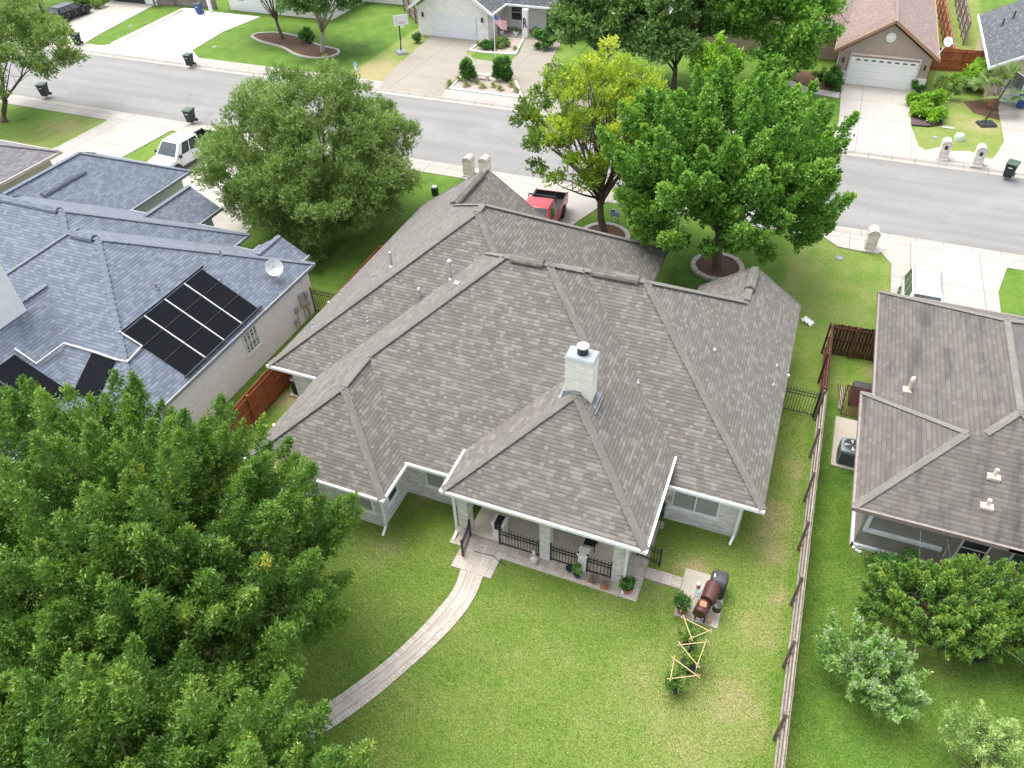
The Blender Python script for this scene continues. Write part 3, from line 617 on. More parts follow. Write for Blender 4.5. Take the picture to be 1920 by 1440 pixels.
window(house, 'y', 18.96, -1.5, .25, .85, 2.15, mull=1, sash=False); window(house, 'y', 16.64, -10.75, -9.1, .85, 2.15, mull=1, sash=False)
window(house, 'y', 14.74, -12.9, -12.05, .8, 2.05, mull=0, sash=False); window(house, 'y', 14.74, -15.4, -14.4, .8, 2.05, mull=0, sash=False)
window(house, 'x', -11.72, 15.2, 15.95, .85, 2.05, out=1, mat='glass', mull=0)
downspout(house, .98, 18.86, 2.5, (-.2, -1), (-.1, -.4)); downspout(house, -11.62, 14.66, 2.5, (.1, -1), (0, -.4)); downspout(house, -8.95, 15.45, 3.1, (0, -1), (0, -.5)); downspout(house, -2.36, 15.42, 3.1, (.2, -1), (0, -.5))
ch = obj('chimney', MB().box(-5.80, -4.80, 18.62, 19.26, 5.0, 7.26), 'brick2', house)
obj('chimney_cap', MB().box(-5.84, -4.76, 18.58, 19.30, 7.262, 7.33, top=(.05, .05)), M('zinc_cap', (.27, .305, .33), .5, .15, 6), ch)
obj('flue', MB().lathe([(.20, 0), (.19, .04), (.19, .27)], (-5.3, 18.98, 7.33), 20), 'dark', ch)
obj('flue_cap', MB().lathe([(.20, .272), (.205, .29), (.205, .33), (.17, .345)], (-5.3, 18.98, 7.33), 20), 'white', ch)
fl = MB(); fl.add([(-5.86, 18.5, 5.28), (-5.35, 18.5, 5.62), (-4.72, 18.5, 5.17), (-4.72, 18.5, 5.42), (-5.0, 18.60, 5.62), (-5.35, 18.60, 5.86), (-5.86, 18.60, 5.75)], [(0, 1, 5, 6), (1, 2, 3, 4, 5)])
fl.poly([(-4.79, 18.6, 5.42), (-4.60, 18.45, 5.36), (-4.60, 19.3, 5.36), (-4.79, 19.3, 5.46)]).poly([(-6.0, 18.45, 5.42), (-5.81, 18.6, 5.50), (-5.81, 19.3, 5.5), (-6.0, 19.3, 5.42)])
fl.beam((-4.54, 18.25, 5.33), (-4.54, 19.2, 5.33), .05, .05)
obj('flashing', fl, 'lead', ch)
def roofz(plane, e, c, s=1): return 2.7+m7*s*(c-e)
ridgevent(house, (-9.55, 23.17, 7.75), (-8.2, 23.17, 7.75)); ridgevent(house, (-6.6, 24.41, 7.0), (-4.7, 24.41, 7.0))
ridgevent(house, (-15.3, 29.9, 5.58), (-15.3, 33.3, 5.58)); ridgevent(house, (-.69, 29.2, 4.36), (-.69, 30.7, 4.36))
def onplane(px, py, ax, e, s, z0=2.7, mm=m7):
    d = ray(px, py); a_ = mm*s; t = (z0-a_*e-CAM_H)/(d[2]-a_*d[ax]); return (d[0]*t, d[1]*t, CAM_H+d[2]*t)
for px, py, hh, cp_, pl in ((735, 500, .75, 0, (0, -19.4, 1)), (701, 523, .25, 0, (0, -19.4, 1)), (640, 552, .2, 0, (0, -19.4, 1)), (587, 613, .22, 0, (0, -19.4, 1)), (846, 524, .8, .11, (0, -16.97, 1)), (788, 562, .42, .09, (0, -16.97, 1)), (690, 602, .2, 0, (1, 19.0, 1)), (1340, 656, .1, 0, (0, 1.65, -1)), (1457, 686, .1, 0, (0, 1.65, -1)), (1450, 722, .1, 0, (0, 1.65, -1)), (1196, 718, .1, 0, (0, -1.71, -1))):
    z0 = 3.3 if pl[1] == -1.71 else 2.7
    q = onplane(px, py, pl[0], pl[1], pl[2], z0); pipe(house, q[0], q[1], q[2], hh, .05 if hh > .3 else .03, 'metal', cap=cp_)
q = onplane(857, 535, 0, -16.97, 1); obj('roof_vent', MB().box(q[0]-.16, q[0]+.16, q[1]-.16, q[1]+.16, q[2]-.1, q[2]+.14, top=(.05, .05)), 'metal', house)
# garage door on the street side
obj('garage_door', MB().box(-17.8, -12.9, 33.2, 33.24, .05, 2.3), 'garage', house)

# ---------- left neighbour
m6 = .60
lh = T('brick_house', 'cream brick house left of centre with blue-grey shingles and black solar mats on its roof', 'house', (-30, 22, 0))
roof, cap, trim = MB(), MB(), MB()
BL2 = [(-36.3, -22.0, 13.95, 26.56, 2.7), (-42.1, -26.96, 16.5, 27.85, 2.71), (-43.0, -35.2, 20.0, 33.1, 2.7), (-33.95, -30.35, 22.0, 29.85, 2.7, 'N'), (-33.9, -25.5, 9.5, 22.5, 2.69), (-25.7, -22.7, 20, 27.15, 2.7, 'N')]
blockroof(roof, cap, trim, BL2, m6, wav=.5, capr=.13)
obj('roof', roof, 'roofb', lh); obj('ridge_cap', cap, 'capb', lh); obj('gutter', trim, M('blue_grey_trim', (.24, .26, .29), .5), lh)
walls(lh, [(-35.8, 14.4), (-33.4, 14.4), (-33.4, 10), (-26, 10), (-26, 14.4), (-22.12, 14.4), (-22.12, 26.0), (-27.4, 26.0), (-27.4, 27.4), (-31.0, 27.4), (-31.0, 26.6), (-35.6, 26.6), (-35.6, 32.6), (-42.5, 32.6), (-42.5, 20), (-35.8, 20)], 0, 2.535, 'brickL')
obj('stone_corner', MB().box(-22.25, -22.1, 25.5, 26.15, 0, 2.5), 'stoneF', lh)
obj('column', MB().box(-31.1, -30.8, 29.1, 29.4, 0, 2.53), 'white', lh)
window(lh, 'x', -22.12, 20.6, 21.6, 1.2, 2.35, out=1, mat=M('glass_block', (.16, .23, .22), .2, .2, 8), mull=3)
wg = MB()
for k in range(1, 5): wg.box(-22.09, -22.07, 20.66, 21.54, 1.2+k*.23, 1.22+k*.23)
obj('block_joints', wg, 'white', lh)
for (y, z, w_, h_) in ((24.95, 1.0, .35, .75), (24.45, .95, .22, .35), (25.4, 1.25, .22, .4), (25.3, .75, .3, .3), (24.2, .5, .15, .2)):
    obj('utility_box', MB().box(-22.12, -21.98, y, y+w_, z, z+h_).beam((-22.06, y+w_/2, 0), (-22.06, y+w_/2, z), .04), 'metal', lh)
lc = obj('chimney', MB().box(-31.2, -29.3, 14.9, 16.4, 4.0, 7.6), M('white_chimney_paint', (.80, .82, .80), .6, .05, 2), lh)
obj('chimney_cap', MB().box(-31.3, -29.2, 14.8, 16.5, 7.6, 7.68), 'metal', lc)
ridgevent(lh, (-29.8, 20.25, 6.5), (-28.5, 20.25, 6.5), 'roofb'); ridgevent(lh, (-36.6, 22.18, 6.1), (-32.8, 22.18, 6.1), 'roofb')
ridgevent(lh, (-38.1, 25.2, 4.47), (-38.1, 28.3, 4.47), 'roofb', .14)
q = onplane(120, 318+20, 0, -35.2, -1, 2.7, .6)
# solar mats follow the east slope
def slope_quad(mb, ax, e, s, pts, off=.05, z0=2.7, mm=m6, th=.03):
    n = Vector((-mm*s, 0, 1)) if ax == 0 else Vector((0, -mm*s, 1)); n.normalize()
    ps = [Vector((x, y, z0+mm*s*((x, y)[ax]-e))) for x, y in pts]
    mb.loft([[p+n*off for p in ps], [p+n*(off+th) for p in ps]])
def eastpt(x, y, off=.1, e=-22.0): return Vector((x, y, 2.7+m6*(e-x)))+Vector((m6, 0, 1)).normalized()*off
solar = obj('solar_heating_mats', MB().beam(eastpt(-24.9, 16.9), eastpt(-24.9, 22.3), .05), 'panel', lh)
for k in range(4):
    a0 = 17.03+k*1.30; mb = MB(); slope_quad(mb, 0, -22.0, -1, [(-24.85, a0), (-22.16, a0), (-22.16, a0+1.2), (-24.85, a0+1.2)]); obj('mat', mb, 'panel', solar)
mb = MB()
for k in range(1, 4):
    y = 16.98+k*1.30
    mb.beam(eastpt(-24.85, y, .09), eastpt(-22.1, y, .09), .045)
obj('strap', mb, 'pipe', solar)
mb = MB()
for x in (-24.0, -23.1): mb.beam(eastpt(x, 16.9, .1), eastpt(x, 22.3, .1), .02)
obj('cross_cable', mb, 'iron', solar)
obj('header_pipe', MB().tube([eastpt(-22.15, 16.9, .1), eastpt(-22.15, 22.35, .1)], .05), 'iron', solar)
s2 = MB(); slope_quad(s2, 0, -25.5, -1, [(-28.2, 13.2), (-26.0, 13.2), (-26.0, 14.4), (-28.2, 14.4)]); slope_quad(s2, 0, -25.5, -1, [(-28.2, 11.9), (-26.0, 11.9), (-26.0, 13.1), (-28.2, 13.1)])
def pan2(pts, ax, e, s): mb = MB(); slope_quad(mb, ax, e, s, pts); return mb
obj('small_mat', s2, 'panel', lh)
p1 = onplane(175, 662, 1, 13.95, 1, 2.7, .6); p2 = onplane(218, 676, 1, 13.95, 1, 2.7, .6)
obj('small_mat', pan2([(p1[0], p1[1]-1.6), (p2[0], p1[1]-1.6), (p2[0], p1[1]), (p1[0], p1[1])], 1, 13.95, 1), 'panel', lh)
def rp(px, py, pl): 
    q = onplane(px, py, *pl, 2.7, .6); return Vector(q)+Vector((0, 0, .1))
pe, ps_, pd = (0, -22.0, -1), (1, 13.95, 1), (0, -25.5, -1)
obj('return_pipe', MB().tube([rp(225, 625, pe), rp(268, 652, pe), rp(240, 682, pe), rp(218, 677, ps_), rp(178, 663, ps_), rp(122, 647, ps_), rp(70, 685, pd), rp(30, 657, pd)], .045, 8), 'pipe', lh)
dish = obj('satellite_dish', MB().beam(eastpt(-22.8, 24.35, 0), eastpt(-22.8, 24.35, .35), .05).beam(eastpt(-22.8, 24.35, .3), eastpt(-22.4, 24.1, .55), .03), 'metal', lh)
dm = Matrix.Translation(eastpt(-22.85, 24.4, .5)) @ Vector((.62, -.55, .62)).to_track_quat('Z', 'Y').to_matrix().to_4x4()
obj('reflector', MB().lathe([(.42, .10), (.30, .05), (.15, .012), (.005, 0), (.005, -.02), (.3, .03), (.43, .09), (.42, .10)], n=24, M_=dm, cap=False), 'dish', dish, smooth=True)
for px, py in ((415, 478), (295, 542), (228, 488), (108, 372), (412, 465)): 
    q = onplane(px, py, 0, -22.0, -1, 2.7, .6)
    if px in (415, 295): pipe(lh, q[0], q[1], q[2], .3, .04, 'lead')

# ---------- gabled far-left neighbour
gh = T('grey_roof_house', 'house at the left frame edge with a plain grey hip roof and tan wall', 'house', (-51, 25, 0))
roof, cap, trim = MB(), MB(), MB()
blockroof(roof, cap, trim, [(-57.5, -45.4, 16, 32.6, 2.7)], .5)
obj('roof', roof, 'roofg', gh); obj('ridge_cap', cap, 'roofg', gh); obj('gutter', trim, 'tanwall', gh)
walls(gh, [(-57, 16.5), (-46, 16.5), (-46, 32.1), (-57, 32.1)], 0, 2.535, 'tanwall')

# ---------- right neighbour
m5 = .56
rh = T('stucco_house', 'right-hand neighbour house of grey stucco under a brown streaked shingle roof', 'house', (9, 26, 0))
roof, cap, trim = MB(), MB(), MB()
blockroof(roof, cap, trim, [(5.05, 13.4, 19.62, 33.5, 2.7), (4.6, 14.0, 19.6, 25.8, 2.71), (9.5, 24, 19.6, 30, 2.69)], m5, wav=.1, capr=.13)
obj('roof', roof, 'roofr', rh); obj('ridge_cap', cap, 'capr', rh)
obj('gutter', trim, M('brown_gutter', (.24, .2, .175), .6), rh)
obj('wall', MB().prism(CW([(5.2, 20.2), (22, 20.2), (22, 29.5), (13.0, 29.5), (13.0, 33), (5.6, 33), (5.6, 25.3), (5.2, 25.3)]), 0, 2.535), 'stucco', rh)
obj('trim_band', MB().box(5.12, 7.9, 20.10, 20.198, 0, .16).box(5.10, 5.198, 20.1, 25.3, 0, .16).box(5.3, 7.9, 20.08, 20.198, 1.0, 1.14).box(5.3, 5.42, 20.085, 20.198, 1.142, 2.5), 'white', rh)
window(rh, 'y', 20.2, 8.35, 9.25, .7, 2.2, mat='glass', mull=0); window(rh, 'y', 20.2, 9.9, 12.2, .5, 2.2, mat='glass', mull=1)
ridgevent(rh, (5.15, 22.7, 2.9), (5.2, 22.7, 2.9), 'roofr', .02)
for px, py, pl, hh, cp_ in ((1703, 732, (0, 5.05, 1), .5, .09), (1863, 893, (1, 19.6, 1), .35, 0), (1850, 948, (1, 19.6, 1), .3, 0)):
    q = onplane(px, py, *pl, 2.7, m5); o = pipe(rh, q[0], q[1], q[2], hh, .07, M('tan_pipe', (.62, .50, .40), .6), cap=cp_)
    obj('flashing_plate', MB().box(q[0]-.2, q[0]+.2, q[1]-.17, q[1]+.17, q[2]-.06, q[2]+.05), M('tan_flashing', (.58, .47, .36), .7), rh)

# ---------- houses across the street
f1 = T('stone_house', 'white stone house across the street with wide white garage door and charcoal roof', 'house', (-33, 72, 0))
roof, cap, trim = MB(), MB(), MB()
blockroof(roof, cap, trim, [(-38.1, -29.5, 68.4, 84, 2.7, 'SN'), (-33, -14, 72.0, 84, 2.72, '')], .66)
raketrim(trim, -38.1, -29.5, 68.42, 2.72, .66, .08, .24)
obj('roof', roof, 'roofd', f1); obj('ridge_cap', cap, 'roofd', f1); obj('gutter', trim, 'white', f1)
W1 = MB().prism(CW([(-37.6, 69.1), (-30.2, 69.1), (-30.2, 73.6), (-15, 73.6), (-15, 83), (-37.6, 83)]), 0, 2.5)
W1.prism([(-37.6, 69.1), (-30.2, 69.1)][:0] or CW([(-37.6, 69.1), (-30.2, 69.1), (-30.2, 69.4), (-37.6, 69.4)]), 2.5, 2.55)
obj('wall', W1, 'stoneF', f1)
obj('gable_wall', MB().add([(-37.75, 69.09, 2.5), (-29.85, 69.09, 2.5), (-33.8, 69.09, 5.13), (-37.75, 69.3, 2.5), (-29.85, 69.3, 2.5), (-33.8, 69.3, 5.13)], [(0, 1, 2), (5, 4, 3)]), 'stoneF', f1)
struct('porch_floor', MB().box(-30.1, -22.8, 71.0, 73.6, -.1, .09), 'conct')
obj('garage_door', MB().box(-36.1, -31.4, 69.03, 69.085, .05, 2.15), 'garage', f1)
for x in (-37.0, -30.75): obj('wall_lantern', MB().box(x-.09, x+.09, 68.9, 69.08, 1.75, 2.15, top=(.03, .03)), 'dark', f1)
for x0, x1 in ((-27.55, -27.0), (-24.2, -23.6)): obj('column', MB().box(x0, x1, 71.2, 71.6, 0, 2.54), 'stoneF', f1)
window(f1, 'y', 73.6, -29.6, -28.3, .8, 2.3, mat='glass', mull=0)
obj('door', MB().box(-25.9, -24.6, 73.5, 73.58, 0, 2.35), glass('dark_door', (.015, .015, .02)), f1)
tc = bpy.data.curves.new('letter', 'FONT'); tc.body = 'R'; tc.size = 1.25; tc.extrude = .03; tc.align_x = 'CENTER'
tmp = bpy.data.objects.new('letter_tmp', tc); COL.objects.link(tmp); dg = bpy.context.evaluated_depsgraph_get(); dg.update()
me_ = bpy.data.meshes.new_from_object(tmp.evaluated_get(dg)); bpy.data.objects.remove(tmp)
me_.transform(Matrix.Rotation(math.radians(90), 4, 'X') @ Matrix.Scale(.62, 4, (1, 0, 0))); me_.materials.clear(); me_.materials.append(MT['dark'])
lo_ = bpy.data.objects.new('letter', me_); COL.objects.link(lo_); lo_.parent = f1; lo_.location = Vector((-27.27, 71.16, .95))-f1.location

f2 = T('stucco_house', 'brown roofed house across the street at upper right with gable over a cream garage door', 'house', (4.5, 72, 0))
roof, cap, trim = MB(), MB(), MB()
blockroof(roof, cap, trim, [(.8, 8.4, 67.6, 92, 2.7, 'S'), (-12, 2.0, 73.0, 90, 2.72, '')], .66)
raketrim(trim, .8, 8.4, 67.6, 2.74, .66, .1, .22)
obj('roof', roof, 'rooff', f2); obj('ridge_cap', cap, 'rooff', f2); obj('gutter', trim, 'orange', f2)
obj('wall', MB().prism(CW([(1.2, 68.2), (8.0, 68.2), (8.0, 90), (-11, 90), (-11, 73.6), (1.2, 73.6)]), .0, 2.5), 'stuccoT', f2)
obj('gable_wall', MB().poly([(1.1, 68.19, 2.45), (8.1, 68.19, 2.45), (4.6, 68.19, 4.78)]), 'stuccoT', f2)
obj('gable_vent', MB().lathe([(.36, 0), (.36, .06), (.30, .07), (.28, .03), (.02, .03)], n=24, M_=Matrix.Translation((4.6, 68.18, 3.85)) @ Matrix.Rotation(math.radians(90), 4, 'X')), 'stoneF', f2)
gd = obj('garage_door', MB().box(2.15, 7.15, 68.1, 68.18, .05, 2.2), 'garagew', f2)
for k in range(8): obj('door_window', MB().add([(2.5+k*.58, 68.09, 1.95), (2.86+k*.58, 68.09, 1.95), (2.86+k*.58, 68.09, 2.04), (2.68+k*.58, 68.09, 2.08), (2.5+k*.58, 68.09, 2.04)], [(0, 1, 2, 3, 4)]), 'glass', gd)
obj('door_frame', MB().box(2.0, 2.15, 68.05, 68.19, 0, 2.35).box(7.15, 7.3, 68.05, 68.19, 0, 2.35).box(2.0, 7.3, 68.04, 68.19, 2.35, 2.48), M('taupe_trim', (.62, .52, .46), .7), f2)
obj('stone_base', MB().box(1.15, 2.0, 68.08, 68.2, 0, 1.0).box(7.3, 8.05, 68.08, 68.2, 0, 1.0), 'stoneF', f2)
for x in (1.6, 7.65): obj('wall_lantern', MB().box(x-.08, x+.08, 68.0, 68.15, 1.7, 2.05, top=(.03, .03)), 'dark', f2)
dish2 = obj('satellite_dish', MB().beam((8.3, 68.6, 2.7), (8.75, 69.2, 3.5), .05).beam((8.75, 69.2, 3.5), (9.5, 69.0, 3.5), .04), 'metal', f2)
obj('reflector', MB().lathe([(.36, .08), (.25, .04), (.005, 0), (.005, -.02), (.37, .06), (.36, .08)], cap=False, n=20, M_=Matrix.Translation((8.75, 69.2, 3.6)) @ Vector((.35, -.75, .5)).to_track_quat('Z', 'Y').to_matrix().to_4x4()), 'white', dish2, smooth=True)

f3 = T('cream_house', 'house at the top right corner with charcoal roof and white fascia', 'house', (16, 74, 0))
roof, cap, trim = MB(), MB(), MB()
blockroof(roof, cap, trim, [(11.9, 21.5, 67.0, 80.7, 2.7, 'SN')], .52)
trim.box(11.81, 11.895, 67, 80.7, 2.53, 2.72)
raketrim(trim, 11.9, 21.5, 66.98, 2.74, .52, .08, .2)
obj('roof', roof, 'roofd', f3); obj('ridge_cap', cap, 'roofd', f3); obj('gutter', trim, 'white', f3)
obj('wall', MB().prism(CW([(12.5, 67.9), (21, 67.9), (21, 80.2), (12.5, 80.2)]), 0, 2.5), 'stuccoC', f3)
obj('gable_wall', MB().poly([(12.4, 67.89, 2.45), (21.0, 67.89, 2.45), (16.7, 67.89, 4.9)]), 'stuccoC', f3)
obj('garage_door', MB().box(13.4, 18.4, 67.8, 67.88, .05, 2.2), 'garage', f3)
for px, py in ((1879, 48), (1900, 34)): q = onplane(px, py, 0, 11.9, 1, 2.7, .52); pipe(f3, q[0], q[1], q[2], .55, .06, 'dark')

f4 = T('brick_house', 'house at the top left corner with tan brick wall and open dark garage', 'house', (-78, 75, 0))
roof, cap, trim = MB(), MB(), MB()
blockroof(roof, cap, trim, [(-86, -70, 68.9, 84, 2.7)], .6)
obj('roof', roof, 'roofg', f4); obj('ridge_cap', cap, 'roofg', f4); obj('gutter', trim, 'white', f4)
obj('wall', MB().box(-85.4, -70.6, 69.6, 83.4, 0, 2.53), 'brickL', f4); obj('garage_opening', MB().box(-76.8, -72.3, 69.5, 69.59, 0, 2.1), 'dark', f4)
f5 = T('stone_house', 'house behind the twin trees across the street with pale wall', 'house', (-52, 80, 0))
roof, cap, trim = MB(), MB(), MB()
blockroof(roof, cap, trim, [(-62.0, -48, 70.0, 88, 2.7), (-52, -42.6, 77.0, 92, 2.7)], .6)
obj('roof', roof, 'roofg', f5); obj('ridge_cap', cap, 'roofg', f5); obj('gutter', trim, 'white', f5)
obj('wall', MB().prism(CW([(-61.4, 70.6), (-48.6, 70.6), (-48.6, 77.6), (-43.2, 77.6), (-43.2, 91), (-61.4, 91)]), 0, 2.53), 'stoneF', f5)
obj('post', MB().box(-63.0, -62.7, 69.0, 69.3, 0, 2.6), 'white', f5); obj('garage_door', MB().box(-60, -55, 70.5, 70.59, 0, 2.1), 'garage', f5)

# ------------------------------------------------------------------ fences
def boardfence(name, label, a_, b_, h, mat, side=1, post='post', rail='rail', every=2.4, cat='fence', cap=False, postside=None):
    a_, b_ = Vector((*a_, 0)), Vector((*b_, 0)); d = (b_-a_); L = d.length; d.normalize(); s = Vector((-d.y, d.x, 0))*side
    r = T(name, label, cat, a_)
    mb = MB(); n = int(L/.145)
    for i in range(n):
        t0, t1 = L*i/n+.006, L*(i+1)/n-.006; hh = h+random.uniform(-.02, .02); o_ = random.uniform(-.006, .006)
        p, q = a_+d*t0, a_+d*t1
        mb.add([p+s*o_, q+s*o_, q+s*(.02+o_), p+s*(.02+o_)]+[v+Vector((0, 0, hh)) for v in (p+s*o_, q+s*o_, q+s*(.02+o_), p+s*(.02+o_))], [(0, 1, 5, 4), (1, 2, 6, 5), (2, 3, 7, 6), (3, 0, 4, 7), (4, 5, 6, 7)])
    obj('board_panel', mb, mat, r)
    for z in (.3, h*.52, h-.22): obj('rail', MB().beam(a_-s*.03+Vector((0, 0, z)), b_-s*.03+Vector((0, 0, z)), .05, .09), rail, r)
    k = int(L/every)
    for i in range(k+1):
        p = a_+d*min(L-.05, i*L/k+.05)-s*.11; obj('post', MB().box(p.x-.045, p.x+.045, p.y-.045, p.y+.045, 0, h+.02), post, r)
    if cap: obj('cap_board', MB().beam(a_+Vector((0, 0, h+.03)), b_+Vector((0, 0, h+.03)), .16, .04), mat, r)
    return r
boardfence('board_fence', 'long weathered grey board fence with rails between central and right lawns', (3.48, 9.3), (3.40, 26.6), 1.75, 'greyfence', -1)
boardfence('board_fence', 'dark brown fence running back beside the right neighbour roof', (3.38, 26.7), (3.32, 31.5), 1.8, 'brownfence', -1, 'brownfence', 'brownfence')
boardfence('board_fence', 'dark brown fence and gate with diagonal brace closing the right side yard', (5.6, 31.65), (3.35, 31.5), 1.8, 'brownfence', -1, 'brownfence', 'brownfence', 1.1)
boardfence('board_fence', 'red cedar fence in the narrow gap between the central and left houses', (-19.75, 10), (-20.40, 30.5), 1.8, 'redfence', 1, 'redfence', 'redfence')
boardfence('board_fence', 'short red cedar fence panel behind the black air conditioner', (-18.82, 20.9), (-19.9, 20.9), 1.75, 'redfence', 1, 'redfence', 'redfence', 1.)
boardfence('board_fence', 'red picket gate fence between brown and charcoal houses across the street', (8.3, 73.6), (12.5, 73.9), 1.8, 'redfence', 1, 'redfence', 'redfence')
boardfence('board_fence', 'orange cedar fence running away beside the brown roofed house', (10.1, 74.0), (9.6, 96), 1.8, 'fenceF', -1, 'fenceF', 'fenceF')
boardfence('board_fence', 'tall pale board fence beside the charcoal roof at top right', (11.6, 81), (11.4, 96), 2.0, 'greyfence', -1)
boardfence('board_fence', 'brown fence beyond the lawn at top left', (-71, 69.6), (-63, 70.4), 1.7, 'greyfence', 1)
boardfence('board_fence', 'dark grey fence left of the white stone house', (-42.8, 76), (-38.0, 70.6), 1.8, 'greyfence', 1)
def ironfence(label, a_, b_, h=1.35, name='iron_fence', tilt=False):
    a_, b_ = Vector((*a_, 0)), Vector((*b_, 0)); d = b_-a_; L = d.length; d.normalize()
    r = T(name, label, 'railing' if h < 1.1 else 'fence', a_)
    mb = MB(); n = max(3, int(L/.115))
    for i in range(n+1):
        p = a_+d*(L*i/n); mb.beam(p+Vector((0, 0, .08)), p+Vector((0, 0, h)), .02); mb.add([p+Vector((-.022, 0, h)), p+Vector((.022, 0, h)), p+Vector((0, .022, h)), p+Vector((0, -.022, h)), p+Vector((0, 0, h+.09))], [(0, 2, 4), (2, 1, 4), (1, 3, 4), (3, 0, 4)])
    obj('picket_panel', mb, 'iron', r)
    for z in (.12, h-.28, h-.12): obj('rail', MB().beam(a_+Vector((0, 0, z)), b_+Vector((0, 0, z)), .035, .03), 'iron', r)
    for p in (a_, b_): obj('post', MB().box(p.x-.035, p.x+.035, p.y-.035, p.y+.035, 0, h+.08), 'iron', r)
    return r
ironfence('black iron fence closing the side yard by the right-hand fence', (1.15, 26.75), (3.2, 26.75), 1.4)
ironfence('black iron fence joining the left brick house to the red fence', (-22.1, 26.0), (-20.0, 26.05), 1.5)
ironfence('black iron railing at the left bay of the patio next to the cooler', (-7.2, 15.55), (-5.62, 15.55), .95, 'iron_railing')
ironfence('black iron railing in the middle of the patio right of the centre column', (-5.18, 15.55), (-4.13, 15.55), .95, 'iron_railing')
ironfence('black iron railing between the low pillar and the right patio column', (-3.78, 15.55), (-2.87, 15.55), .95, 'iron_railing')
ironfence('open black iron gate swung outward at the left end of the patio', (-8.42, 15.5), (-8.3, 14.55), .95, 'iron_gate')
ironfence('open black iron gate at the right end of the patio over the grass', (-2.2, 16.9), (-1.35, 16.75), .95, 'iron_gate')

# ------------------------------------------------------------------ vegetation
def leafmesh(name, base, dirs, tint, length, width, parent, mat, spread=.8, k=8, seed=0, up=.15, droop=0.):
    """whorls of k leaves round every twig tip (base, dirs: n x 3)"""
    g = np.random.default_rng(seed); n = len(base)
    b = np.repeat(base, k, 0); d = np.repeat(dirs, k, 0); t = np.repeat(tint, k)
    N = n*k
    r = g.normal(size=(N, 3)); r /= np.linalg.norm(r, axis=1, keepdims=True)
    ld = d*(1-spread*.5)+r*spread; ld[:, 2] += up-droop; ld /= np.linalg.norm(ld, axis=1, keepdims=True)
    b = b-d*g.uniform(0, 1, (N, 1))*length*2.2+g.normal(size=(N, 3))*length*.18
    r2 = g.normal(size=(N, 3))*.65; r2[:, 2] += .25
    w = np.cross(ld, r2); w /= (np.linalg.norm(w, axis=1, keepdims=True)+1e-9)
    s = g.uniform(.65, 1.25, (N, 1))
    nrm = np.cross(w, ld)
    p0 = b; p2 = b+ld*length*s-nrm*length*.12; mid = b+ld*length*s*.45+nrm*length*.05
    p1 = mid+w*width*.5*s; p3 = mid-w*width*.5*s
    v = np.stack([p0, p1, p2, p3], 1).reshape(-1, 3)-np.array(wloc(parent))
    me = bpy.data.meshes.new(name); me.vertices.add(4*N); me.vertices.foreach_set('co', v.astype(np.float32).ravel())
    me.loops.add(4*N); me.loops.foreach_set('vertex_index', np.arange(4*N, dtype=np.int32)); me.polygons.add(N); me.polygons.foreach_set('loop_start', np.arange(0, 4*N, 4, dtype=np.int32))
    me.update(); tt = np.clip(t+g.normal(size=N)*.07, 0, 1)
    a_ = me.attributes.new('tint', 'FLOAT', 'FACE'); a_.data.foreach_set('value', tt.astype(np.float32))
    me.materials.append(mat); o = bpy.data.objects.new(name, me); COL.objects.link(o); o.parent = parent; return o
def unit(v): return v/np.linalg.norm(v, axis=1, keepdims=True)
def crown(g, c, r, nl, lr, ntw, low=-.45, inner=.35, upb=.5, flat=1.):
    c = np.array(c); r = np.array(r)
    u = g.normal(size=(nl*4, 3)); u = unit(u); u = u[u[:, 2] > low][:nl]
    rad = np.where(g.uniform(size=len(u)) < .72, g.uniform(.70, .98, len(u)), g.uniform(inner, .75, len(u)))
    ph = g.uniform(0, 6.28, 6); wob_ = .10*np.sin(3*u[:, 0]+2*u[:, 1]+ph[0])+.09*np.sin(4*u[:, 1]-3*u[:, 2]+ph[1])+.07*np.sin(6*u[:, 0]-4*u[:, 1]+ph[2])
    rad = rad*(1+wob_*(1.6 if max(r) < 3 else .55))
    lobes = c+u*r*rad[:, None]; lt = g.uniform(0, 1, len(u)); ls = g.uniform(.65, 1.3, len(u))*lr
    B_, D_, T_ = [], [], []
    for L_, uu, t_, s_ in zip(lobes, u, lt, ls):
        n = int(ntw*(s_/lr)**2)
        if flat > 1.3:      # pointed tufts that rise outwards
            ax_ = uu*.75+np.array([0, 0, .75]); ax_ /= np.linalg.norm(ax_); e1 = np.cross(ax_, [.3, .9, .1]); e1 /= np.linalg.norm(e1); e2 = np.cross(ax_, e1)
            h = g.uniform(0, 1, n)**.8; th = g.uniform(0, 2*math.pi, n); rr = (1-h)**.6*s_*.78*(g.uniform(.55, 1.08, n)); rad_ = np.cos(th)[:, None]*e1+np.sin(th)[:, None]*e2
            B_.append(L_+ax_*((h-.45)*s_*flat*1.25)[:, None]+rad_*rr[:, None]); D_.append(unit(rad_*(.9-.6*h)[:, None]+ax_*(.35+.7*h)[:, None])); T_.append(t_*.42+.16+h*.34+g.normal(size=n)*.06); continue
        q = unit(g.normal(size=(n, 3))); q[:, 2] = np.where(q[:, 2] < -.35, -q[:, 2], q[:, 2])
        rr = g.uniform(.35, 1.05, (n, 1))**.6
        ax = q*np.array([1, 1, flat])*s_*rr
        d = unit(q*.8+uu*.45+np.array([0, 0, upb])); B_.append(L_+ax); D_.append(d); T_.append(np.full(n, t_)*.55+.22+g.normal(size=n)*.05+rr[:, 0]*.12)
    return np.concatenate(B_), np.concatenate(D_), np.concatenate(T_), lobes
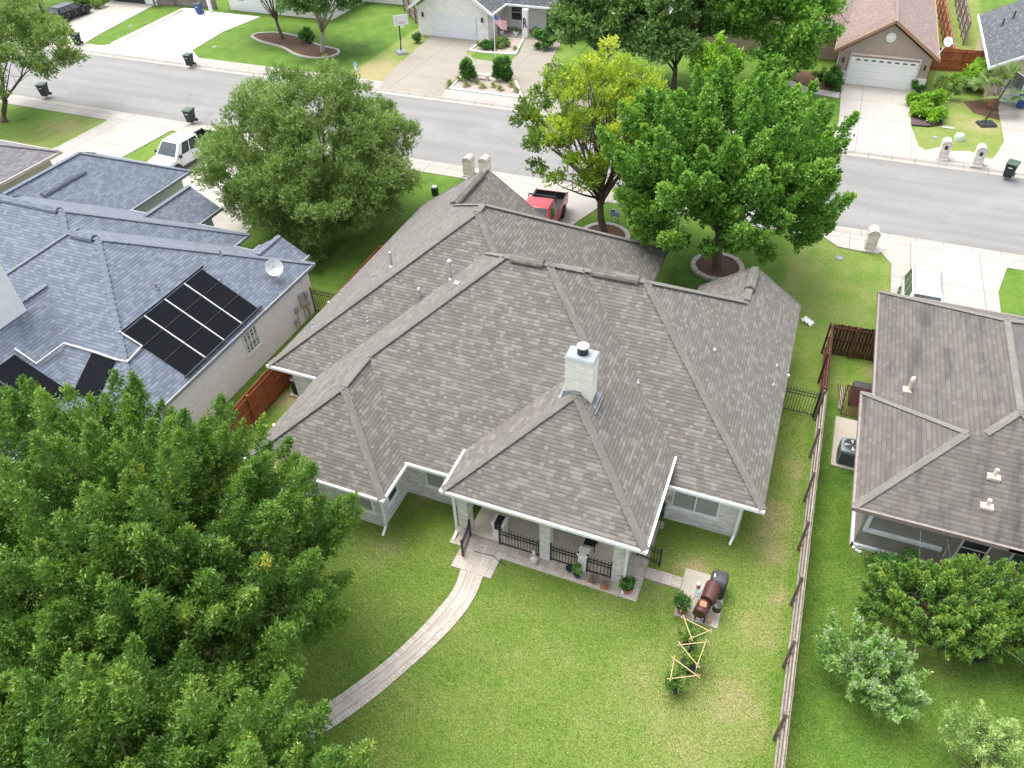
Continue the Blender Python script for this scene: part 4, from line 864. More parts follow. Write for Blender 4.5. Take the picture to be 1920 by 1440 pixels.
def limbs(g, base, fork, lobes, r0, nlimb, name_parent, mat, fr=.6):
    mb = MB(); base = Vector(base); fork = Vector(fork)
    mid = base.lerp(fork, .5)+Vector((g.uniform(-.1, .1), g.uniform(-.1, .1), 0))
    mb.tube([base-Vector((0, 0, .1)), base+Vector((0, 0, .15)), mid, fork], [r0*1.5, r0*1.15, r0*.9, r0*.8], 10)
    idx = g.permutation(len(lobes))[:nlimb]
    for i in idx:
        e = Vector(lobes[i]); s = fork if g.uniform() < .7 else mid.lerp(fork, g.uniform(.4, 1)); v = e-s
        m1 = s+v*.35+Vector((g.uniform(-.3, .3), g.uniform(-.3, .3), g.uniform(0, .5))); m2 = s+v*.7+Vector((g.uniform(-.3, .3), g.uniform(-.3, .3), g.uniform(-.1, .4)))
        k = r0*g.uniform(.28, .5)
        mb.tube([s, m1, m2, e], [k, k*.7, k*.4, k*.15], 6)
        for q in range(3):
            a_ = m1.lerp(m2, g.uniform(0, 1)); b_ = a_+Vector(g.normal(size=3))*.9+Vector((0, 0, .4)); mb.tube([a_, a_.lerp(b_, .5)+Vector((0, 0, .12)), b_], [k*.3, k*.2, k*.08], 5)
    return obj('trunk', mb, mat, name_parent, smooth=True)
LM = {
 'oak': leaf('live_oak_leaf', [(0, (0.092, 0.161, 0.037)), (.45, (0.149, 0.244, 0.055)), (.75, (0.218, 0.328, 0.086)), (1, (0.299, 0.368, 0.161))]),
 'big': leaf('pecan_leaf', [(0, (0.047, 0.114, 0.017)), (.4, (0.090, 0.193, 0.028)), (.72, (0.154, 0.281, 0.045)), (.92, (0.223, 0.355, 0.069)), (1, (0.466, 0.466, 0.064))], .36),
 'maple': leaf('maple_leaf', [(0, (0.057, 0.156, 0.021)), (.45, (0.120, 0.271, 0.035)), (.8, (0.197, 0.387, 0.057)), (1, (0.353, 0.502, 0.095))]),
 'yellow': leaf('yellowing_leaf', [(0, (.075, .15, .028)), (.35, (.16, .27, .032)), (.65, (.30, .41, .035)), (1, (.48, .54, .07))], .4),
 'far': leaf('shade_leaf', [(0, (0.057, 0.127, 0.030)), (.5, (0.101, 0.196, 0.048)), (1, (0.172, 0.287, 0.081))]),
 'lime': leaf('lime_leaf', [(0, (0.095, 0.216, 0.022)), (.5, (0.203, 0.392, 0.030)), (1, (0.351, 0.567, 0.054))]),
 'shrub': leaf('shrub_leaf', [(0, (0.036, 0.111, 0.023)), (.5, (0.072, 0.189, 0.034)), (1, (0.130, 0.286, 0.052))]),
 'crepe': leaf('crepe_myrtle_leaf', [(0, (0.054, 0.144, 0.024)), (.45, (0.120, 0.246, 0.042)), (.75, (0.204, 0.336, 0.054)), (1, (0.324, 0.408, 0.084))]),
 'vitex': leaf('grey_green_leaf', [(0, (0.117, 0.260, 0.058)), (.5, (0.215, 0.390, 0.098)), (1, (0.351, 0.520, 0.169))]),
 'bloom': leaf('lavender_bloom', [(0, (0.299, 0.322, 0.265)), (.5, (0.460, 0.471, 0.414)), (1, (0.598, 0.586, 0.552))], .1),
 'silver': leaf('silver_leaf', [(0, (0.153, 0.280, 0.076)), (.5, (0.306, 0.458, 0.140)), (1, (0.535, 0.636, 0.243))]),
 'liri': leaf('striped_blade', [(0, (.07, .15, .03)), (.5, (.20, .27, .06)), (1, (.45, .45, .18))]),
}
def tree(name, label, base, c, r, nl, lr, ntw, leafl, leafw, lm, seed, bark='bark', r0=.22, k=8, low=-.45, fork=.35, nlimb=14, cat='tree', group=None, upb=.5, spread=.8, inner=.35, flat=1., extra=None, core=0):
    g = np.random.default_rng(seed); root = T(name, label, cat, base, group=group)
    b, d, t, lobes = crown(g, c, r, nl, lr, ntw, low, inner, upb, flat)
    if core:
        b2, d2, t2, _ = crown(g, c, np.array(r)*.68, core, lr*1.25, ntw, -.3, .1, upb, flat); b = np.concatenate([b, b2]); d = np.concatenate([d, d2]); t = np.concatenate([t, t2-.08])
    fk = Vector(base).lerp(Vector(c), fork)
    limbs(g, base, fk, lobes, r0, nlimb, root, MT[bark])
    if extra is not None: t = extra(b, t)
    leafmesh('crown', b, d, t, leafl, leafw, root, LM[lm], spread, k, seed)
    return root
def gh_(px, py, z): return tuple(P(px, py, z))
def bigtint(b, t):
    g = np.random.default_rng(3); t = np.minimum(t, .88); c = b[g.integers(0, len(b), 26)]
    for q in c: t[((b-q)**2).sum(1) < .045] = 1.
    return t
oc = P(584, 285, 4.6)
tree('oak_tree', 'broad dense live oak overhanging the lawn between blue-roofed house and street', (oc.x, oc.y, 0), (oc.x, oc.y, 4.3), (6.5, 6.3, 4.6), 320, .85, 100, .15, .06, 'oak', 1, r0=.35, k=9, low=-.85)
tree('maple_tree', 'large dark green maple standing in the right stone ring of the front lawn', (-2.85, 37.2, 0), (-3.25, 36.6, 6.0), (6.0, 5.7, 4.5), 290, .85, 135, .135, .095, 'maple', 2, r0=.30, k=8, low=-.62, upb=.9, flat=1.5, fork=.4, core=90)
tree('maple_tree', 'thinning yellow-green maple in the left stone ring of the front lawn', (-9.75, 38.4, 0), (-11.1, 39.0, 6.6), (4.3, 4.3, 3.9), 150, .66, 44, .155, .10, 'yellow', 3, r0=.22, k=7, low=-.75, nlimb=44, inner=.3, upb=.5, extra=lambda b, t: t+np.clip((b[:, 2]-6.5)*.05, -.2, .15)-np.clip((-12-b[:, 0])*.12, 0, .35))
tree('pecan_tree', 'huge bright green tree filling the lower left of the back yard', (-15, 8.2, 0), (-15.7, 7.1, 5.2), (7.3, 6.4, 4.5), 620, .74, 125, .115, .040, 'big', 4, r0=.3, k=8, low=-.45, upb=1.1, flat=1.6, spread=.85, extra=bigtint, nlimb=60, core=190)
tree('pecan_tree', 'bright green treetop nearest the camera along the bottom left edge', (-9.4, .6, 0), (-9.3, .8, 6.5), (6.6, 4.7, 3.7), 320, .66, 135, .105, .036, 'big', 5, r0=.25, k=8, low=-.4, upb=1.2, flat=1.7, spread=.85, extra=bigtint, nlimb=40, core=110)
tree('oak_tree', 'feathery oak at the left frame edge beside the near pavement', (-60, 39.6, 0), (-58.8, 41.4, 4.6), (5.6, 5.2, 3.9), 90, .9, 60, .24, .10, 'oak', 6, k=7)
GF = 'shade trees in front of the houses across the street'
tree('shade_tree', 'leftmost dark shade tree right of the porch across the street', (-17, 62.5, 0), (-17, 62.5, 4.8), (4.9, 4.6, 4.1), 80, 1., 50, .32, .18, 'far', 7, k=7, group=GF)
tree('shade_tree', 'middle tall shade tree behind the yellow-green maple', (-11, 63, 0), (-11, 62.5, 5.0), (4.4, 4.4, 4.4), 80, 1., 50, .32, .18, 'far', 8, k=7, group=GF)
tree('shade_tree', 'rightmost shade tree beside the brown roofed house', (-4.0, 65.5, 0), (-4.2, 65.0, 5.4), (5.0, 4.6, 4.6), 90, 1., 50, .3, .18, 'maple', 9, k=7, group=GF)
tree('young_tree', 'small light green tree below the far shade trees', (-7.2, 59.5, 0), (-7.2, 59.5, 3.2), (2.2, 1.8, 1.8), 30, .6, 36, .28, .18, 'lime', 10, k=7, r0=.1)
tree('young_tree', 'small bright tree beside the brown roofed house walk', (-2.6, 61.5, 0), (-2.6, 61.5, 3.0), (1.9, 1.8, 1.7), 26, .6, 36, .28, .18, 'maple', 31, k=7, r0=.1)
tree('maple_tree', 'dark leaning tree in the left half of the curved mulch bed', (-50.1, 63.9, 0), (-51.5, 64.5, 5.2), (4.4, 3.8, 3.0), 80, .9, 50, .3, .17, 'maple', 12, k=7, r0=.17, low=-.3)
tree('maple_tree', 'pale barked tree in the right half of the curved mulch bed', (-44.1, 61.7, 0), (-43.6, 62.5, 5.0), (3.7, 3.4, 3.0), 65, .85, 46, .28, .16, 'far', 13, 'barkp', k=7, r0=.2, low=-.4)
tree('oak_tree', 'small dark trunked oak behind the black estate car', (-81.0, 63.4, 0), (-82.5, 64.5, 5.0), (4.2, 3.6, 2.8), 50, .9, 44, .28, .14, 'oak', 14, k=7, r0=.16, low=-.2)
tree('shade_tree', 'tree behind the house at the very top of the frame', (-70, 86, 0), (-70, 86, 4.5), (5, 4, 3.6), 50, 1.1, 36, .35, .2, 'far', 15, k=7, group=GF)
# crepe myrtle, vitex, silver shrub
tree('crepe_myrtle', 'wide yellow-green flecked crepe myrtle in front of the stucco wall', (8.1, 17.6, 0), (8.2, 17.25, 1.7), (2.75, 1.75, 1.3), 480, .30, 44, .075, .044, 'crepe', 16, 'barkp', r0=.06, k=8, low=-.5, upb=1.3, flat=1.9, nlimb=30, fork=.1, cat='shrub', inner=.1)
g_ = np.random.default_rng(17)
vp = P(1642, 1258, 1.25)
vx = T('chaste_tree', 'spiky lavender flowering shrub on the right lawn beside the long fence', 'shrub', (vp.x, vp.y-.1, 0))
b, d, t, lob = crown(g_, (vp.x, vp.y, 1.25), (1.6, 1.45, 1.1), 120, .28, 24, -.5, .1, 1.1, 1.9)
limbs(g_, (vp.x, vp.y-.1, 0), (vp.x, vp.y-.1, .35), lob, .05, 30, vx, MT['bark']); leafmesh('crown', b, d, t, .115, .042, vx, LM['vitex'], .95, 8, 17)
sel = (b[:, 2] > 1.4) & (g_.uniform(size=len(b)) < .16)
dd = unit(d[sel]*.3+np.array([-.15, .1, .9])); st_ = np.concatenate([b[sel]+dd*(j*.05) for j in range(4)])
leafmesh('blooms', st_, np.tile(dd, (4, 1)), np.full(len(st_), .5), .045, .03, vx, LM['bloom'], .7, 4, 18)
tree('silver_shrub', 'pale silvery shrub rising into the bottom right corner', (P(1860, 1420, 1.2).x, P(1860, 1420, 1.2).y-.1, 0), tuple(P(1860, 1420, 1.2)), (1.3, 1.1, 1.1), 60, .34, 30, .10, .026, 'silver', 19, r0=.05, k=7, low=-.1, upb=1.6, flat=1.8, cat='shrub', nlimb=30, fork=.1, inner=.2)
tree('crepe_myrtle', 'lush shrub at the far right edge below the dark windows', (10.6, 18.0, 0), (10.7, 17.9, 1.8), (1.5, 1.6, 1.3), 120, .32, 40, .070, .040, 'crepe', 20, 'barkp', r0=.05, k=8, low=-.3, upb=1.2, flat=1.4, cat='shrub', nlimb=16, fork=.1, inner=.1)
def bush(label, c, r, lm='shrub', n=10, lr=None, tw=46, L_=.12, W_=.06, seed=1, name='shrub', group=None, k=7, upb=.5):
    g = np.random.default_rng(seed); root = T(name, label, 'shrub', (c[0], c[1], 0), group=group)
    lr = lr or min(r)*.5
    b, d, t, lo = crown(g, (c[0], c[1], c[2]), r, n, lr, tw, -.5, .1, upb); mb = MB()
    for q in lo[:8]: mb.tube([(c[0], c[1], -.03), tuple(np.array([c[0], c[1], 0])*.5+np.array(q)*.5), tuple(q)], [.03, .02, .008], 5)
    obj('stems', mb, 'bark', root); leafmesh('foliage', b, d, t, L_, W_, root, LM[lm], .85, k, seed); return root
bush('rounded green hedge at the left end of the crepe myrtle bed', (6.55, 18.6, .6), (.75, .95, .75), 'shrub', 40, .3, 60, .07, .035, 21, 'hedge')
bush('dark rounded hedge beside the blue-roofed entrance column', (-29.8, 28.6, .6), (.6, 1.4, .7), 'shrub', 22, .35, 50, .13, .07, 22, 'hedge')
bush('small rounded yellow-green conifer behind the left brick house corner', (-24.6, 29.6, .8), (.75, .75, .95), 'oak', 16, .35, 50, .12, .06, 23)
GL = 'lime shrubs in the purple mulch bed'
for i, (px, py, s_) in enumerate(((1722, 190, .7), (1748, 187, .75), (1724, 209, .65), (1748, 216, .75))):
    p = P(px, py, .4); bush(['upper left lime shrub of the four by the far driveway', 'upper right lime shrub of the four by the far driveway', 'lower left lime shrub of the four by the far driveway', 'largest lower right lime shrub of the four by the far driveway'][i], (p.x, p.y, .45), (s_, s_*.9, .5), 'lime', 16, .34, 44, .16, .10, 24+i, group=GL)
p = P(1766, 214, .3); bush('dull yellow-green low shrub at the corner of the purple mulch bed', (p.x, p.y, .3), (.5, .5, .4), 'oak', 9, .25, 40, .12, .05, 29)
p = P(1823, 147, .9); bush('big bright green shrub between the red fence and fan palm', (p.x, p.y, .9), (1.35, 1.1, 1.0), 'lime', 30, .45, 52, .2, .1, 30)
p = P(1775, 165, .9); bush('sparse grey-green bush before the red picket fence', (p.x, p.y, .9), (1.1, .9, 1.0), 'oak', 22, .35, 26, .14, .05, 32)
p = P(1562, 152, .6); bush('dark shrub in the mulch bed left of the cream garage door', (p.x, p.y, .6), (.85, .75, .75), 'shrub', 20, .35, 48, .15, .08, 33)
p = P(1540, 142, .4); bush('low olive shrub with bare stems in the same mulch bed', (p.x, p.y, .4), (.75, .6, .45), 'oak', 12, .3, 26, .13, .05, 34)
p = P(1720, 168, .3); bush('small shrub at the right corner of the cream garage', (p.x, p.y, .4), (.5, .45, .45), 'shrub', 8, .25, 34, .12, .05, 35)
for i, (px, py) in enumerate(((879, 132), (943, 132))):
    p = P(px, py+20, .0); bush(['tall upright dark shrub at the left of the stone bench', 'tall upright dark shrub beside the flagpole'][i], (p.x, p.y, .85), (.58, .5, 1.0), 'shrub', 44, .30, 44, .2, .09, 36+i, group='tall shrubs in the triangular gravel bed', upb=1.)
p = P(912, 84, .4); bush('low spreading shrub beside the white garage', (p.x, p.y, .35), (.85, .45, .35), 'shrub', 12, .25, 40, .16, .07, 38)
p = P(941, 78, .5); bush('round brownish green shrub before the porch steps', (p.x, p.y, .5), (.8, .7, .5), 'oak', 14, .3, 40, .14, .06, 39)
p = P(1025, 72, .9); bush('dark shrub right of the porch column beside the walk', (p.x, p.y, .9), (.9, .8, 1.1), 'shrub', 20, .4, 46, .17, .08, 40)
p = P(574, 70, .5); bush('round dark shrub between the two trees in the curved bed', (p.x, p.y, .5), (.8, .7, .7), 'shrub', 16, .34, 46, .16, .07, 41)
p = P(780, 72, .4); bush('small weedy shrub at the left base of the white garage', (p.x, p.y, .4), (.5, .4, .5), 'shrub', 8, .25, 30, .15, .05, 42)
p = P(170, 4, .4); bush('low shrub bed beside the top left driveway', (p.x, p.y, .4), (2.2, 1.2, .6), 'oak', 22, .45, 40, .2, .09, 43)
# blade clumps
def clump(root, seed, r=.38, n=90, lm='liri'):
    g = np.random.default_rng(seed); a_ = g.uniform(0, 2*math.pi, n); e = g.uniform(.3, 1.35, n); b = np.zeros((n, 3)); d = np.stack([np.cos(a_)*np.cos(e), np.sin(a_)*np.cos(e), np.sin(e)], 1)
    b = d*.05; N = n; w = unit(np.cross(d, [0, 0, 1.])); L_ = g.uniform(.7, 1.1, (n, 1))*r*1.3
    p0 = b; p1 = b+d*L_*.55+w*.02; p2 = b+d*L_-np.array([0, 0, .25])*L_*.6; p3 = b+d*L_*.55-w*.02
    v = np.stack([p0-w*.012, p1, p2, p3], 1).reshape(-1, 3); me = bpy.data.meshes.new('blades'); me.vertices.add(4*N); me.vertices.foreach_set('co', v.astype(np.float32).ravel()); me.loops.add(4*N); me.loops.foreach_set('vertex_index', np.arange(4*N, dtype=np.int32)); me.polygons.add(N); me.polygons.foreach_set('loop_start', np.arange(0, 4*N, 4, dtype=np.int32)); me.update()
    t = me.attributes.new('tint', 'FLOAT', 'FACE'); t.data.foreach_set('value', g.uniform(0, 1, N).astype(np.float32)); me.materials.append(LM[lm]); o = bpy.data.objects.new('blades', me); COL.objects.link(o); o.parent = root
    return root
CL = [(844, 159, 'striped grass clump at the left corner of the triangular gravel bed'), (860, 152, 'dark grass clump below the left tall shrub'), (875, 163, 'second striped clump from the left along the white kerb'), (895, 158, 'striped clump just behind the front row by the bench'), (905, 166, 'striped clump below the stone bench'), (925, 164, 'fourth striped clump along the white kerb'), (938, 170, 'fifth striped clump along the white kerb'), (954, 154, 'green clump at the foot of the flagpole shrub'), (959, 163, 'green clump in the right corner row'), (968, 173, 'rightmost striped clump at the bed tip'), (933, 92, 'small clump in the porch bed left of centre'), (966, 94, 'small clump in the porch bed beside the walk')]
c0 = None
for px, py, lb in CL:
    p = P(px, py, 0)
    if c0 is None: c0 = clump(T('grass_clump', lb, 'ornamental grass', p+Vector((0, 0, .06)), group='ornamental grass clumps across the street'), 50)
    else: dup(c0, p+Vector((0, 0, .06)), random.uniform(0, 6), lb, random.uniform(.85, 1.15))
# fan palm
pp = P(1858, 205, 0); palm = T('fan_palm', 'fan palm with shaggy rusty trunk beside the upper right driveway', 'palm', (pp.x, pp.y, 0))
obj('trunk', MB().lathe([(.38, 0), (.42, .3), (.30, .8), (.25, 1.15), (.1, 1.25)], (pp.x, pp.y, 0), 12), M('palm_thatch', (.17, .075, .04), .95, .4, 12, 1.), palm)
g_ = np.random.default_rng(60); fb, fd = [], []
st = MB()
for i in range(22):
    az = i*2.4; el = g_.uniform(.15, 1.3); L_ = g_.uniform(1.1, 1.6); dr = np.array([math.cos(az)*math.cos(el), math.sin(az)*math.cos(el), math.sin(el)]); c = np.array([pp.x, pp.y, 1.15]); e = c+dr*L_
    st.tube([c, e], [.03, .02], 5); side = unit(np.cross(dr, [0, 0, 1.])[None])[0]
    for a_ in np.linspace(-1.2, 1.2, 17): q = dr*math.cos(a_)+side*math.sin(a_); q[2] -= .15*abs(a_); fb.append(e+q*.05); fd.append(q)
obj('frond_stems', st, 'shrub' if 0 else MT['rail'], palm)
fb, fd = np.array(fb), unit(np.array(fd)); N = len(fb); w = unit(np.cross(fd, [0, 0, 1.])+g_.normal(size=(N, 3))*.1)
v = np.stack([fb, fb+fd*.45+w*.06, fb+fd*1.1+np.array([0, 0, -.15]), fb+fd*.45-w*.06], 1).reshape(-1, 3)-np.array([pp.x, pp.y, 0])
fm = MB(); fm.add(v, [(4*i, 4*i+1, 4*i+2, 4*i+3) for i in range(N)]); po = obj('fronds', fm, leaf('palm_leaf', [(0, (.13, .22, .06)), (1, (.28, .36, .14))]), palm, local=True)
ta = po.data.attributes.new('tint', 'FLOAT', 'FACE'); ta.data.foreach_set('value', g_.uniform(0, 1, N).astype(np.float32))

# tree rings
def ring(label, cx, cy_, r, w=.28, n=26, ry=None):
    root = T('tree_ring', label, 'stone ring', (cx, cy_, 0)); ry = ry or r; mb = MB()
    for i in range(n):
        a0, a1 = 2*math.pi*(i+.04)/n, 2*math.pi*(i+.96)/n; h = .13+random.uniform(-.01, .02)
        q = [(cx+(r+o_)*math.cos(t_), cy_+(ry+o_)*math.sin(t_)) for o_, t_ in ((0, a0), (w, a0), (w, a1), (0, a1))]; mb.prism(q, -.02, h)
    obj('edging_blocks', mb, 'stone', root); obj('mulch', MB().prism([(cx+r*math.cos(2*math.pi*i/30), cy_+ry*math.sin(2*math.pi*i/30)) for i in range(30)], 0, .07), 'mulch', root); return root
ring('stone edged mulch ring around the yellow-green maple trunk', -9.75, 38.4, 1.25); ring('stone edged mulch ring around the big maple trunk', -2.85, 37.3, 1.2)
kb = subd([(-53.4, 63.4), (-51.5, 62.4), (-48.5, 61.6), (-46.0, 60.2), (-43.6, 60.0), (-42.4, 61.2), (-43.0, 62.6), (-45.5, 63.2), (-48.8, 64.8), (-51.6, 65.2), (-53.4, 64.4), (-53.4, 63.4)], 3)
slab('mulch_bed', CW(kb[:-1]), 'mulch', .05); edging(kb, .22, .14, 'stone', 'pale kerb around the curved mulch bed with two trees')
cb = subd([(6.5, 18.8), (6.65, 17.9), (7.0, 17.25), (7.7, 16.9), (8.6, 16.7), (9.3, 16.75), (9.8, 17.2), (10.2, 18)], 3)
slab('mulch_bed', CW(cb+[(10.5, 19.9), (6.4, 19.9)]), 'mulch', .05); edging(cb, .05, .14, 'dark', 'black edging curving round the crepe myrtle bed')

# ------------------------------------------------------------------ vehicles (local: +y forward)
def ringsec(y, hw, z0, z1, rb=.10, rt=.18, n=3):
    """rounded-rect cross section at y"""
    p = []
    for cx, cz, r, a0 in ((hw-rb, z0+rb, rb, -90), (hw-rt, z1-rt, rt, 0), (-hw+rt, z1-rt, rt, 90), (-hw+rb, z0+rb, rb, 180)):
        for i in range(n+1): a_ = math.radians(a0+90*i/n); p.append(Vector((cx+r*math.cos(a_), y, cz+r*math.sin(a_))))
    return p
def wheel(par, x, y, r=.38, w=.25, rim='rim'):
    s = 1 if x > 0 else -1; Mx = Matrix.Translation((x, y, r)) @ Matrix.Rotation(math.radians(90)*s, 4, 'Y')
    o = obj('wheel', MB().lathe([(r*.55, -w/2), (r*.92, -w/2), (r, -w*.35), (r, w*.35), (r*.92, w/2), (r*.60, w/2)], n=20, M_=Mx), 'tyre', par, local=True)
    mb = MB().lathe([(r*.62, w/2-.03), (r*.60, w/2+.006), (r*.50, w/2-.02), (r*.15, w/2-.01), (r*.02, w/2)], n=16, M_=Mx)
    obj('rim', mb, rim, o, local=True); return o
def frustum(b, t):
    (xb, y0, y1, zb), (xt, u0, u1, zt) = b, t
    return [Vector(p) for p in ((-xb, y0, zb), (xb, y0, zb), (xb, y1, zb), (-xb, y1, zb), (-xt, u0, zt), (xt, u0, zt), (xt, u1, zt), (-xt, u1, zt))]
def cabin(par, b, t, paintm, side_cuts=((.06, .5), (.53, .94)), v0=.1, v1=.9):
    V = frustum(b, t); mb = MB().add(V, [(4, 5, 6, 7), (0, 1, 5, 4), (1, 2, 6, 5), (2, 3, 7, 6), (3, 0, 4, 7)])
    o = obj('cab', mb, paintm, par, local=True, bev=.07)
    def q(i, j, k, l, a0, a1, c0, c1, nm):   # face corners bottom-left i, bottom-right j, top-right k, top-left l
        def pt(u, v): return (V[i]*(1-u)+V[j]*u)*(1-v)+(V[l]*(1-u)+V[k]*u)*v
        ps = [pt(a0, c0), pt(a1, c0), pt(a1, c1), pt(a0, c1)]; n = (ps[1]-ps[0]).cross(ps[3]-ps[0]).normalized()*.012
        m_ = MB().loft([[p-n for p in ps], [p+n for p in ps]]); obj(nm, m_, 'cglass', par, local=True)
    q(2, 3, 7, 6, .07, .93, .08, .93, 'windscreen'); q(0, 1, 5, 4, .09, .91, .15, .9, 'rear_window')
    for a0, a1 in side_cuts: q(1, 2, 6, 5, a0, a1, v0, v1, 'side_window'); q(3, 0, 4, 7, 1-a1, 1-a0, v0, v1, 'side_window')
    return o
def pickup(label, loc, rz, mt, crew, L=5.6, W=1.95):
    r = T('pickup_truck', label, 'pickup truck', loc, rz); hw = W/2; y0, y1 = -L/2, L/2
    cabb = y1-1.35; cabe = cabb-(2.35 if crew else 1.75)
    secs = [(y1, hw*.80, .45, .85), (y1-.12, hw*.93, .38, .98), (y1-.5, hw*.98, .36, 1.06), (cabb, hw, .36, 1.12), (cabe, hw, .36, 1.12), (cabe-.02, hw, .36, .62)]
    obj('body', MB().loft([ringsec(y, w, a_, b_) for y, w, a_, b_ in secs][::-1]), mt, r, local=True)
    bed = MB(); t = .07
    bed.box(-hw, hw, y0+.05, cabe-.02, .42, .66).box(-hw, -hw+t, y0+.05, cabe-.03, .661, 1.12).box(hw-t, hw, y0+.05, cabe-.03, .661, 1.12).box(-hw+t+.001, hw-t-.001, y0+.051, y0+.05+t, .661, 1.10).box(-hw+t+.001, hw-t-.001, cabe-.1, cabe-.031, .661, 1.12)
    bo = obj('cargo_bed', bed, mt, r, local=True, bev=.02)
    obj('bed_liner', MB().box(-hw+t, hw-t, y0+.13, cabe-.11, .662, .70).box(-hw+t, -hw+t+.03, y0+.13, cabe-.11, .701, 1.12).box(hw-t-.03, hw-t, y0+.13, cabe-.11, .701, 1.12).box(-hw+t+.031, hw-t-.031, cabe-.14, cabe-.101, .701, 1.13).box(-hw+t+.031, hw-t-.031, y0+.121, y0+.15, .701, 1.11).box(-hw-.004, -hw+t+.01, y0+.06, cabe-.04, 1.121, 1.145).box(hw-t-.01, hw+.004, y0+.06, cabe-.04, 1.121, 1.145), 'dark', bo, local=True)
    cabin(r, (hw*.97, cabe, cabb+.25, 1.08), (hw*.76, cabe+.10, cabb-.50, 1.90), mt, ((.08, .46), (.5, .8)) if crew else ((.18, .76),))
    for x in (-hw+.06, hw-.06):
        for y in (y0+1.15, y1-.95): wheel(r, x, y, .40, .27)
    for x in (-1, 1):
        obj('headlight', MB().box(x*hw*.72-.16, x*hw*.72+.16, y1-.12, y1-.02, .72, .92), 'rim', r, local=True); obj('taillight', MB().box(x*(hw-.06)-.05, x*(hw-.06)+.05, y0+.02, y0+.10, .72, 1.06), 'redp', r, local=True)
        obj('mirror', MB().box(x*(hw+.12)-.1, x*(hw+.12)+.1, cabb-.12, cabb+.02, 1.08, 1.3), 'dark', r, local=True, bev=.02)
        if crew or 1: obj('door_handle', MB().box(x*(hw+.005)-.012, x*(hw+.005)+.012, cabe+.35, cabe+.5, .98, 1.01), 'dark', r, local=True)
    sm2 = MB()
    for x in (-1, 1):
        for y in (cabb-.05, cabe+.06)+((cabe+1.15,) if crew else ()): sm2.box(x*(hw+.002)-.006, x*(hw+.002)+.006, y-.012, y+.012, .46, 1.06)
        sm2.box(x*(hw+.002)-.006, x*(hw+.002)+.006, cabe+.07, cabb-.06, .40, .43)
    obj('door_seam', sm2, 'dark', r, local=True); obj('grille', MB().box(-hw*.5, hw*.5, y1-.03, y1+.02, .62, .88), 'dark', r, local=True)
    obj('bumper', MB().box(-hw*.9, hw*.9, y1-.1, y1+.06, .42, .60), 'rim', r, local=True, bev=.03); obj('bumper', MB().box(-hw*.9, hw*.9, y0-.08, y0+.05, .42, .60), 'dark', r, local=True, bev=.03)
    return r
tk = pickup('red pickup truck with black open bed parked nose in behind the grey-brown roof', (-13.72, 38.1, .045), math.pi+.07, paint('red_car_paint', (.62, .022, .03)), False, 5.5, 2.08)
obj('rack_bar', MB().beam((-.85, -.42, 1.93), (.85, -.42, 1.93), .07, .07).beam((-.85, -.42, 1.1), (-.85, -.42, 1.93), .05).beam((.85, -.42, 1.1), (.85, -.42, 1.93), .05), 'dark', tk, local=True)
obj('dash_clutter', MB().box(-.7, .7, .55, 1.0, 1.1, 1.16), 'dark', tk, local=True)
pickup('white crew cab pickup on the driveway behind the blue-roofed house', (-40.75, 38.6, .05), math.pi-.06, paint('white_car_paint', (.80, .80, .80)), True, 5.9, 2.0)
def wagon(name, label, loc, rz, mt, L, W, H_, hood, rack=False, cat='car', hz=.95, rear=.25):
    r = T(name, label, cat, loc, rz); hw = W/2; y0, y1 = -L/2, L/2
    secs = [(y0, hw*.84, .42, hz*.9), (y0+.12, hw*.95, .32, hz), (y0+.6, hw, .28, hz+.02), (y1-hood-.2, hw, .28, hz), (y1-.6, hw*.97, .28, hz-.10), (y1-.12, hw*.88, .32, hz-.24), (y1, hw*.74, .38, hz-.34)]
    obj('body', MB().loft([ringsec(y, w, a_, b_, .08, .14) for y, w, a_, b_ in secs]), mt, r, local=True, smooth=False)
    cabin(r, (hw*.96, y0+.18, y1-hood+.1, hz-.05), (hw*.74, y0+.18+rear, y1-hood-.65, H_), mt, ((.05, .27), (.30, .54), (.57, .90)))
    for x in (-hw+.07, hw-.07):
        for y in (y0+.85, y1-.85): wheel(r, x, y, .34, .22)
    for x in (-1, 1):
        obj('headlight', MB().box(x*hw*.66-.15, x*hw*.66+.15, y1-.14, y1-.02, .52, .66), 'rim', r, local=True); obj('taillight', MB().box(x*hw*.84-.1, x*hw*.84+.1, y0-.01, y0+.12, .62, .84), 'redp', r, local=True)
        obj('mirror', MB().box(x*(hw+.08)-.08, x*(hw+.08)+.08, y1-hood-.1, y1-hood, hz-.02, hz+.13), mt, r, local=True, bev=.02)
        if rack: obj('roof_rail', MB().beam((x*hw*.66, y0+.5, H_+.05), (x*hw*.66, y1-hood-.9, H_+.05), .04, .05), 'acg', r, local=True)
    sm2 = MB()
    for x in (-1, 1):
        for y in (y0+1.25, y0+2.25, y1-hood-.05): sm2.box(x*(hw-.004)-.006, x*(hw-.004)+.006, y-.012, y+.012, .42, hz-.12)
        sm2.box(x*(hw-.006)-.006, x*(hw-.006)+.006, y0+1.2, y1-hood, .52, .545)
    obj('door_seam', sm2, 'rim' if not rack else 'dark', r, local=True)
    if rack:
        for k in range(4): obj('cross_bar', MB().beam((-hw*.66, y0+.75+k*.42, H_+.06), (hw*.66, y0+.75+k*.42, H_+.06), .025, .02), 'acg', r, local=True)
    obj('bumper', MB().box(-hw*.85, hw*.85, y0-.05, y0+.1, .35, .52), mt, r, local=True, bev=.03)
    return r
wagon('estate_car', 'black estate car on the driveway at the top left', (-76.55, 63.1, .05), 0, paint('black_car_paint', (.008, .009, .012), .0, .2), 4.6, 1.85, 1.42, 1.25)
